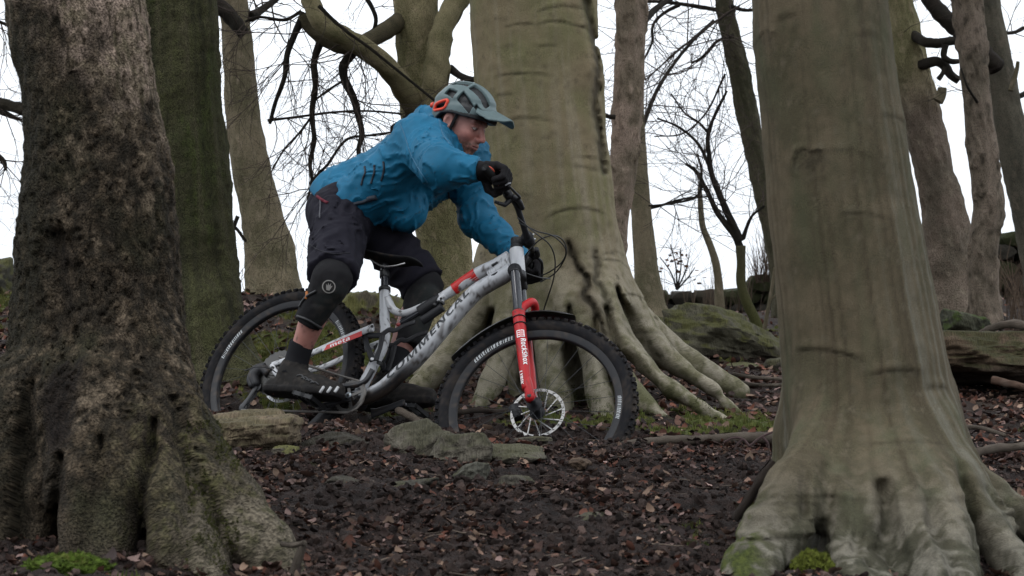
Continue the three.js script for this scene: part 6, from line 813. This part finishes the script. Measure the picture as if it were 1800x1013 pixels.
// jacket
const M_jacket = (() => { const t = grainTex.clone(); t.repeat.set(6, 6); t.needsUpdate = true; return new THREE.MeshPhysicalMaterial({ vertexColors: true, roughness: 0.62, specularIntensity: 0.4 }); })();
let JK;
{
  const hemP = B(590, 376, 0), hemN = V(0.66, 0.72, 0.1).normalize(), rump = B(604, 356, 0), armpit = B(748, 305, 0.1), hood = B(752, 214, -0.02), col = B(772, 214, 0.0), back = B(706, 268, 0.06), belly = B(715, 372, 0.0), cuffR = J.wrR.clone().lerp(J.elR, 0.02), cuffL = J.wrL.clone();
  const aR = V().subVectors(J.wrR, J.elR).normalize(), aL = V().subVectors(J.wrL, J.elL).normalize();
  const armFold = (x, y, z, p, q, seed) => { const ax = V().subVectors(q, p), L = ax.length(); ax.divideScalar(L); const t = ((x - p.x) * ax.x + (y - p.y) * ax.y + (z - p.z) * ax.z); return Math.pow(1 - Math.min(1, Math.abs(N(t * 13 + seed + 0.9 * N(x * 7, y * 7, z * 7), x * 5, y * 5 + z * 4)) * 1.5), 2.5) - 0.25; };
  const f = (x, y, z) => {
    let t = chainD(x, y, z, [[J.pelvis, 0.150], [J.mid, 0.142], [J.chest, 0.150]], 0.05);
    t = smin(t, cap(x, y, z, J.hipR, J.shR, 0.105, 0.095), 0.06); t = smin(t, cap(x, y, z, J.hipL, J.shL, 0.105, 0.09), 0.06); t = smin(t, cap(x, y, z, back, J.shR, 0.075, 0.08), 0.05);
    t = smin(t, cap(x, y, z, belly, J.mid, 0.085, 0.11), 0.07); t = smin(t, cap(x, y, z, J.shR, J.shL, 0.095, 0.09), 0.05);
    t = smin(t, cap(x, y, z, rump, J.mid, 0.152, 0.13), 0.04);
    t = smin(t, cap(x, y, z, J.neck, J.chest, 0.082, 0.12), 0.04); t = smin(t, cap(x, y, z, hood, col, 0.066, 0.074), 0.02);
    let r = chainD(x, y, z, [[J.shR, 0.094], [J.elR, 0.079]], 0.02); r = smin(r, cap(x, y, z, J.elR, J.wrR, 0.077, 0.047), 0.03);
    let l = chainD(x, y, z, [[J.shL, 0.092], [J.elL, 0.072]], 0.02); l = smin(l, cap(x, y, z, J.elL, cuffL, 0.072, 0.048), 0.03);
    if (r < 0.03) r -= 0.011 * armFold(x, y, z, J.shR, J.wrR, 3); if (l < 0.03) l -= 0.011 * armFold(x, y, z, J.elL, J.wrL, 9);
    // cuffs end clean
    r = Math.max(r, (x - cuffR.x) * aR.x + (y - cuffR.y) * aR.y + (z - cuffR.z) * aR.z - 0.008); l = Math.max(l, (x - cuffL.x) * aL.x + (y - cuffL.y) * aL.y + (z - cuffL.z) * aL.z - 0.008);
    if (t < 0.04) { const w = fbm(x * 5 + y * 3, y * 5 - x * 2, z * 4, 2); const ax = x - armpit.x, ay = y - armpit.y, an = Math.atan2(ay, ax), ds = Math.hypot(ax, ay), n1 = Math.pow(1 - Math.min(1, Math.abs(N(an * 3.2 + 1.2 * w, ds * 2.2, z * 2.5)) * 1.5), 3), n2 = Math.pow(1 - Math.min(1, Math.abs(N(x * 4 - y * 6 + 1.2 * w, y * 2.5 + x * 2, z * 3)) * 1.6), 3); t -= sm(0.0, 0.09, (x - hemP.x) * hemN.x + (y - hemP.y) * hemN.y + (z - hemP.z) * hemN.z) * (0.011 * n1 * sm(0.02, 0.12, ds) + 0.003 * n2) + 0.002 * fbm(x * 13, y * 13, z * 13, 2) - 0.005; }
    let d = smin(smin(t, r, 0.045), l, 0.04);
    const hem = -((x - hemP.x) * hemN.x + (y - hemP.y) * hemN.y + (z - hemP.z) * hemN.z); d = Math.max(d, hem);
    // neck opening
    const c = cap(x, y, z, J.neck, J.head, 0.062, 0.066); return Math.max(d, -c);
  };
  const [lo, hi] = box([J.pelvis, J.hipR, J.hipL, J.shR, J.shL, J.elR, J.elL, J.wrR, J.wrL, hood], 0.2);
  JK = part('jacket', nets(f, lo, hi, 0.007, (x, y, z) => { const n = fbm(x * 18, y * 18, z * 18, 3), m = clamp((N(x * 55, y * 55, z * 55) - 0.72) * 7) * sm(1.75, 1.5, y), g = fbm(x * 3, y * 3, z * 3, 2); return mix3(JACKET.map((v) => v * (1 + 0.12 * n + 0.22 * g)), MUD, m * 0.7); }), M_jacket, RIDER);
}
const caster = new THREE.Raycaster();
function onMesh(px, py, mesh, lift = 0) { caster.set(EYE, ray(px, py).normalize()); mesh.material.side = THREE.DoubleSide; const h = caster.intersectObject(mesh, false); mesh.material.side = THREE.FrontSide; if (!h.length) return null; const n = h[0].face.normal.clone(); if (n.dot(ray(px, py)) > 0) n.negate(); return { p: h[0].point.clone().addScaledVector(n, lift), n }; }
const seam = (name, pix, r, mat, parent, n = 14) => { const c = curvePts(pix.map(([a, b]) => V(a, b, 0)), n), pts = c.map((q) => onMesh(q.x, q.y, parent, r * 0.3)).filter(Boolean).map((h) => h.p); if (pts.length > 2) return part(name, tube(pts, r, 8), mat, parent); };
{
  const mz = std({ color: rgb(0.010, 0.016, 0.028), roughness: 0.7 });
  seam('side_vent', [[641, 293], [642, 303], [638, 314], [635, 326]], 0.0042, mz, JK); seam('side_vent', [[658, 290], [658, 302], [655, 313], [652, 323]], 0.0042, mz, JK); seam('side_vent', [[674, 284], [675, 297], [673, 308], [670, 318]], 0.0042, mz, JK);
  seam('pocket_zip', [[612, 362], [630, 357], [648, 352], [661, 347]], 0.0075, mz, JK); seam('zip_pull', [[646, 351], [654, 349], [662, 347]], 0.011, mz, JK, 6);
  const sm_ = std({ color: rgb(0.016, 0.10, 0.18), roughness: 0.7 });
  seam('seam', [[703, 216], [712, 240], [722, 270], [738, 300], [752, 322]], 0.0024, sm_, JK, 30); seam('seam', [[575, 346], [598, 362], [620, 384], [640, 408]], 0.0028, sm_, JK, 30); seam('seam', [[788, 338], [790, 352], [784, 372], [772, 392]], 0.0035, mz, JK, 20); seam('seam', [[768, 196], [772, 214], [778, 236], [790, 254]], 0.0028, sm_, JK, 20);
}
// shorts
const M_cloth = std({ vertexColors: true, roughness: 0.85 });
const SH = (() => {
  const seat = B(590, 372, 0), kR = J.kneeR.clone().lerp(J.hipR, 0.06), kL = J.kneeL.clone().lerp(J.hipL, 0.08), dR = V().subVectors(J.kneeR, J.hipR).normalize(), dL = V().subVectors(J.kneeL, J.hipL).normalize();
  const f = (x, y, z) => {
    let d = smin(cap(x, y, z, J.pelvis, seat, 0.128, 0.122), cap(x, y, z, J.hipR, J.hipL, 0.122, 0.118), 0.05);
    let r = cap(x, y, z, J.hipR, J.kneeR, 0.116, 0.092), l = cap(x, y, z, J.hipL, J.kneeL, 0.112, 0.088);
    if (r < 0.04) r -= 0.010 * ridge(N(y * 13 + 2 * N(x * 5, y * 5, z * 5), x * 5, z * 4)) + 0.004 * fbm(x * 14, y * 14, z * 14, 3); if (l < 0.04) l -= 0.009 * ridge(N(y * 9 - x * 7, x * 4 + 3, z * 4));
    r = Math.max(r, (x - kR.x) * dR.x + (y - kR.y) * dR.y + (z - kR.z) * dR.z - 0.012 + 0.01 * N(x * 9, 2, z * 9)); l = Math.max(l, (x - kL.x) * dL.x + (y - kL.y) * dL.y + (z - kL.z) * dL.z - 0.02);
    return smin(smin(d, r, 0.05), l, 0.05);
  };
  const [lo, hi] = box([J.pelvis, J.hipR, J.hipL, J.kneeR, J.kneeL, seat], 0.16);
  return part('shorts', nets(f, lo, hi, 0.0088, (x, y, z) => { const n = fbm(x * 22, y * 22, z * 22, 3), m = clamp((fbm(x * 7, y * 7, z * 7, 3) - 0.15) * 2) * sm(1.45, 1.2, y) * 0.35; return mix3([0.0125 * (1 + 0.25 * n), 0.0115 * (1 + 0.25 * n), 0.0175 * (1 + 0.2 * n)], [0.04, 0.034, 0.031], m); }), M_cloth, RIDER);
})();
seam('waist_band', [[558, 346], [562, 349], [568, 353], [576, 357]], 0.006, std({ color: rgb(0.11, 0.02, 0.03), roughness: 0.8 }), SH); seam('zip', [[563, 352], [563, 362], [562, 374], [562, 384]], 0.003, std({ color: rgb(0.06, 0.06, 0.07), roughness: 0.6 }), SH); seam('seam', [[545, 430], [560, 440], [585, 446], [615, 445]], 0.0024, std({ color: rgb(0.014, 0.013, 0.018) }), SH, 20); seam('seam', [[552, 478], [575, 476], [600, 480], [622, 494]], 0.0024, std({ color: rgb(0.014, 0.013, 0.018) }), SH, 24);
// knee pads, socks, shoes
for (const s of [1, -1]) {
  const R = s > 0, kn = R ? J.kneeR : J.kneeL, low = R ? B(541, 566, 0.25) : B(716, 608, -0.17), up = R ? J.kneeR.clone().lerp(J.hipR, 0.22) : J.kneeL.clone().lerp(J.hipL, 0.2), cupP = kn.clone().lerp(low, 0.2).add(V(0.02, 0, 0.022)), cupQ = kn.clone().lerp(low, 0.85).add(V(0.018, 0, 0.014)), dd = V().subVectors(low, kn).normalize();
  const f = (x, y, z) => { let d = smin(cap(x, y, z, up, kn, 0.072, 0.069), cap(x, y, z, kn, low, 0.068, 0.054), 0.03); d = smin(d, cap(x, y, z, cupP, cupQ, 0.060, 0.042), 0.012); d -= 0.004 * fbm(x * 18, y * 22, z * 18, 3); return Math.max(d, (x - low.x) * dd.x + (y - low.y) * dd.y + (z - low.z) * dd.z - 0.006); };
  const [lo, hi] = box([kn, low, up, cupP], 0.11);
  const K = part('knee_pad', nets(f, lo, hi, 0.0075, (x, y, z) => { const n = fbm(x * 24, y * 24, z * 24, 3), c = sm(0.010, -0.004, Math.min(cap(x, y, z, cupP, cupQ, 0.060, 0.042))); return mix3([0.012, 0.0115, 0.0125], mix3([0.020, 0.023, 0.022], [0.048, 0.042, 0.037], clamp(n * 1.8 + 0.1)), c * 0.8); }), M_cloth, RIDER);
  if (R) {
    const h = onMesh(578, 504, K, 0.001); if (h) { const t = canvasTex(128, 128, (g, W) => { g.clearRect(0, 0, W, W); g.strokeStyle = '#8d8a86'; g.fillStyle = '#8d8a86'; g.lineWidth = 9; g.beginPath(); g.arc(64, 64, 52, 0, 7); g.stroke(); g.beginPath(); g.moveTo(50, 96); g.lineTo(36, 44); g.lineTo(50, 60); g.lineTo(54, 32); g.lineTo(64, 54); g.lineTo(76, 30); g.lineTo(78, 58); g.lineTo(94, 48); g.lineTo(76, 96); g.closePath(); g.fill(); }); const n = h.n.clone(), pos = [], uv = [], idx = [], U = V(0.25, 1, 0).addScaledVector(n, -V(0.25, 1, 0).dot(n)).normalize(), W = V().crossVectors(U, n), m = 8; for (let i = 0; i <= m; i++) for (let j = 0; j <= m; j++) { const u = i / m * 2 - 1, v = j / m * 2 - 1, q = h.p.clone().addScaledVector(W, u * 0.028).addScaledVector(U, v * 0.028), pr = project(q), g2 = onMesh(pr[0], pr[1], K, 0.0015); pos.push(...(g2 ? g2.p : q).toArray()); uv.push(i / m, j / m); } for (let i = 0; i < m; i++) for (let j = 0; j < m; j++) { const a = i * (m + 1) + j, b = a + m + 1; idx.push(a, b, a + 1, a + 1, b, b + 1); } part('emblem', geoFrom(pos, idx, uv), std({ map: t, transparent: true, alphaTest: 0.4, roughness: 0.8, side: THREE.DoubleSide }), K); }
    seam('orange_tab', [[540, 514], [540, 520], [538, 526]], 0.006, std({ color: rgb(0.35, 0.11, 0.02), roughness: 0.7 }), K, 6); seam('strap', [[527, 540], [534, 528], [542, 520], [556, 512]], 0.006, M_black, K, 14); seam('strap', [[523, 556], [540, 562], [556, 572], [566, 578]], 0.006, M_black, K, 14);
  }
  const an = R ? B(520, 640, 0.155) : J.ankL, so = R ? B(531, 602, 0.19) : J.ankL.clone().lerp(J.kneeL, 0.3); part('sock', paint(tube([so, so.clone().lerp(an, 0.03), so.clone().lerp(an, 0.5), an, off(an, BE2, -0.055)], [0.0455, 0.047, 0.046, 0.046, 0.046], 26, { wob: (p, a) => 0.03 * N(p.x * 30, p.y * 60, a) }), (x, y, z) => [0.012, 0.012, 0.014]), M_cloth, RIDER);
  const w = s * 0.148, Q = R ? { heel: B(482, 681, w), mid: B(520, 680, w), ball: B(560, 684, w), toe: B(590, 688, w), col: B(513, 656, w), top: B(520, 640, w * 1.03), sole: B(530, 697, w) } : { heel: B(650, 706, w), mid: B(686, 702, w), ball: B(722, 699, w), toe: B(752, 698, w), col: B(677, 682, w), top: B(682, 668, w), sole: B(710, 716, w) };
  const fd = V().subVectors(Q.toe, Q.heel).normalize(), un = BE2.clone().addScaledVector(fd, -BE2.dot(fd)).normalize(), us = -un.dot(Q.sole);
  const g = (x, y, z) => { let d = chainD(x, y, z, [[Q.heel, 0.036], [Q.mid, 0.040], [Q.ball, 0.046], [Q.toe, 0.036]], 0.02); d = smin(d, cap(x, y, z, Q.col, Q.top, 0.050, 0.048), 0.03); d = smin(d, cap(x, y, z, Q.col, Q.ball, 0.042, 0.034), 0.03); d -= 0.0022 * fbm(x * 40, y * 40, z * 40, 2); const bottom = -(un.x * x + un.y * y + un.z * z + us); d = Math.max(d, bottom); const so2 = Math.max(chainD(x, y, z, [[Q.heel, 0.045], [Q.ball, 0.052], [Q.toe, 0.042]], 0.02), bottom, un.x * x + un.y * y + un.z * z + us - 0.022); d = Math.min(d, so2); return Math.max(d, -cap(x, y, z, Q.top, off(Q.top, BE2, 0.06), 0.043, 0.043)); };
  const [l2, h2] = box(Object.values(Q), 0.07);
  const S = part('shoe', nets(g, l2, h2, 0.006, (x, y, z) => { const n = fbm(x * 30, y * 30, z * 30, 3), sole = sm(0.026, 0.020, un.x * x + un.y * y + un.z * z + us); return mix3(mix3([0.016, 0.0145, 0.0135], [0.034, 0.029, 0.025], clamp(n * 2)), [0.014, 0.013, 0.013], sole * clamp(0.8 - n)); }), std({ vertexColors: true, roughness: 0.82 }), RIDER);
  if (R) { for (const x of [566, 579, 591]) seam('stripe', [[x - 3, 690], [x, 686], [x + 3, 681]], 0.0058, std({ color: rgb(0.42, 0.42, 0.42), roughness: 0.7 }), S, 6); for (let i = 0; i < 4; i++) seam('lace', [[522 + i * 8, 661 + i * 4], [530 + i * 8, 660 + i * 4], [536 + i * 8, 668 + i * 3]], 0.0035, M_black, S, 8); }
}
// gloves
for (const s of [1, -1]) {
  const h = handChains(s, 0.0025), el = s > 0 ? J.elR : J.elL, cu = h.wr.clone().lerp(el, 0.12), [lo, hi] = box([cu, ...h.fingers.flat().map((q) => q[0]), ...h.thumb.map((q) => q[0])], 0.055);
  const wr = h.wr, dir = V().subVectors(el, wr).normalize();
  const G = part('glove', nets((x, y, z) => { let d = handD(h, x, y, z); d = smin(d, cap(x, y, z, cu, wr, 0.041, 0.034), 0.012); d -= 0.0012 * fbm(x * 60, y * 60, z * 60, 2); return Math.max(d, (x - cu.x) * dir.x + (y - cu.y) * dir.y + (z - cu.z) * dir.z); }, lo, hi, 0.0042, (x, y, z) => { const n = fbm(x * 50, y * 50, z * 50, 3); return [0.011 + 0.006 * n, 0.010 + 0.005 * n, 0.011 + 0.006 * n]; }), M_cloth, RIDER);
  if (s > 0) { seam('orange_logo', [[858, 294], [864, 297], [867, 302], [862, 305], [857, 301]], 0.0055, std({ color: rgb(0.42, 0.06, 0.03), roughness: 0.7 }), G, 12); seam('knuckle_print', [[888, 326], [893, 323], [897, 322]], 0.003, std({ color: rgb(0.25, 0.25, 0.26) }), G, 6); }
}
// helmet
{
  const HC = [0.088, 0.128, 0.130], vents = []; // x, angle round the head, half length, half width, slant
  for (const s of [1, -1]) vents.push([0.055, s * 0.30, 0.05, 0.13, s * 0.6], [-0.045, s * 0.26, 0.038, 0.11, 0], [0.035, s * 0.80, 0.036, 0.16, s * 2.6], [-0.045, s * 0.72, 0.026, 0.13, s * 1.8], [-0.062, s * 1.22, 0.028, 0.12, s * -3.5], [0.088, s * 0.72, 0.016, 0.09, s * 1.5]);
  const ventD = (x, y, z) => { const a = Math.atan2(z, y - 0.0); let m = 9; for (const [x0, p, l, w, sl] of vents) { const q = Math.abs(a - p - sl * (x - x0)) - w, e = Math.abs(x - x0) - l; m = Math.min(m, Math.max(e, q * 0.11)); } return m; };
  const bottom = (x) => interp([[-0.16, -0.045], [-0.09, -0.035], [-0.045, 0.012], [0.0, 0.028], [0.05, 0.032], [0.12, 0.045], [0.2, 0.05]], x);
  const f = (x, y, z) => { let o = ell(x, y, z, -0.004, 0.045, 0, 0.139, 0.119, 0.104); const a = Math.atan2(z, y); o -= 0.003 * Math.cos(a * 7) * sm(0.05, 0.1, y) + 0.004 * sm(0.0, 0.02, Math.abs(y - 0.075 - 0.3 * x)) - 0.002; const i = ell(x, y, z, -0.004, 0.042, 0, 0.114, 0.098, 0.084); let d = Math.max(o, -i, bottom(x) - y); if (d < 0.03) d = Math.max(d, -Math.max(ventD(x, y, z), -(o + 0.017))); return d; };
  const g = nets(f, V(-0.17, -0.06, -0.13), V(0.16, 0.19, 0.13), 0.0029, (x, y, z) => { const o = ell(x, y, z, -0.004, 0.045, 0, 0.139, 0.119, 0.104), v = ventD(x, y, z), n = fbm(x * 30, y * 30, z * 30, 2); if (o < -0.0075 && y > bottom(x) + 0.006) return [0.008, 0.008, 0.009]; if (y < bottom(x) + 0.010 + 0.006 * sm(0, 0.1, x)) return [0.012, 0.013, 0.014]; return HC.map((c) => c * (1 + 0.12 * n)); });
  g.applyMatrix4(headM);
  const HM = part('helmet', g, std({ vertexColors: true, roughness: 0.5 }), RIDER);
  const vis = nets((x, y, z) => { const yt = 0.088 - 0.10 * (x - 0.08) - 2.2 * z * z - (x < 0.12 ? 0 : 0.0) + 0.012 * Math.exp(-((z / 0.03) ** 2)) * sm(0.06, 0.12, x); const lim = 0.210 - 4.6 * z * z; return Math.max(Math.abs(y - yt) - 0.0042, x - lim, 0.082 + 1.5 * z * z * 3 - x - 0.02, Math.abs(z) - 0.094); }, V(0.03, 0, -0.11), V(0.26, 0.14, 0.11), 0.0029, (x, y, z) => HC.map((c) => c * (0.98 + 0.08 * N(x * 40, y * 40, z * 40)))); vis.applyMatrix4(headM); part('visor', vis, std({ vertexColors: true, roughness: 0.5 }), HM);
  const lin = new THREE.SphereGeometry(1, 36, 24, 0, 7, 0, 1.5); lin.scale(0.113, 0.097, 0.083); lin.translate(-0.004, 0.042, 0); lin.applyMatrix4(headM); part('padding', lin, std({ color: rgb(0.006, 0.006, 0.006), roughness: 1, specularIntensity: 0.1 }), HM);
  const Hd = (x, y, z) => V(x, y, z).applyMatrix4(headM), om = std({ color: rgb(0.70, 0.06, 0.025), roughness: 0.5 });
  const surf = (x, a) => { const r = Math.sqrt(Math.max(0, 1 - ((x + 0.004) / 0.139) ** 2)); let lo2 = 0, hi2 = 0.2; for (let i = 0; i < 30; i++) { const m = (lo2 + hi2) / 2; ell(x, m * Math.cos(a), m * Math.sin(a), -0.004, 0.045, 0, 0.141, 0.121, 0.106) < 0 ? lo2 = m : hi2 = m; } return Hd(x, lo2 * Math.cos(a), lo2 * Math.sin(a)); };
  for (const s of [1, -1]) { const loop = []; for (let i = 0; i <= 24; i++) { const t = i / 24 * 2 * Math.PI, cx = Math.sign(Math.cos(t)) * Math.pow(Math.abs(Math.cos(t)), 0.5), cy = Math.sign(Math.sin(t)) * Math.pow(Math.abs(Math.sin(t)), 0.5), dx = cx * 0.030; loop.push(surf(-0.062 + dx, s * (1.22 + cy * 0.16 - 3.5 * dx))); } part('orange_trim', tube(loop, 0.0062, 8), om, HM); part('strap', paint(tube(curvePts([Hd(0.02, 0.03, s * 0.084), Hd(0.012, -0.03, s * 0.080), Hd(0.02, -0.075, s * 0.065), Hd(0.045, -0.113, s * 0.03), Hd(0.05, -0.118, 0)], 16), 0.0065, 8, { flat: 0.35 }), [0.01, 0.01, 0.011]), M_cloth, HM); part('strap', paint(tube(curvePts([Hd(-0.07, -0.02, s * 0.078), Hd(-0.03, -0.055, s * 0.079), Hd(0.016, -0.062, s * 0.071)], 10), 0.0055, 8, { flat: 0.35 }), [0.01, 0.01, 0.011]), M_cloth, HM); }
  part('rear_clip', tube(curvePts([Hd(-0.122, 0.02, 0.06), Hd(-0.140, 0.028, 0.03), Hd(-0.143, 0.03, 0)], 8), 0.008, 8), om, HM);
}
camera.updateProjectionMatrix();
renderer.render(scene, camera);
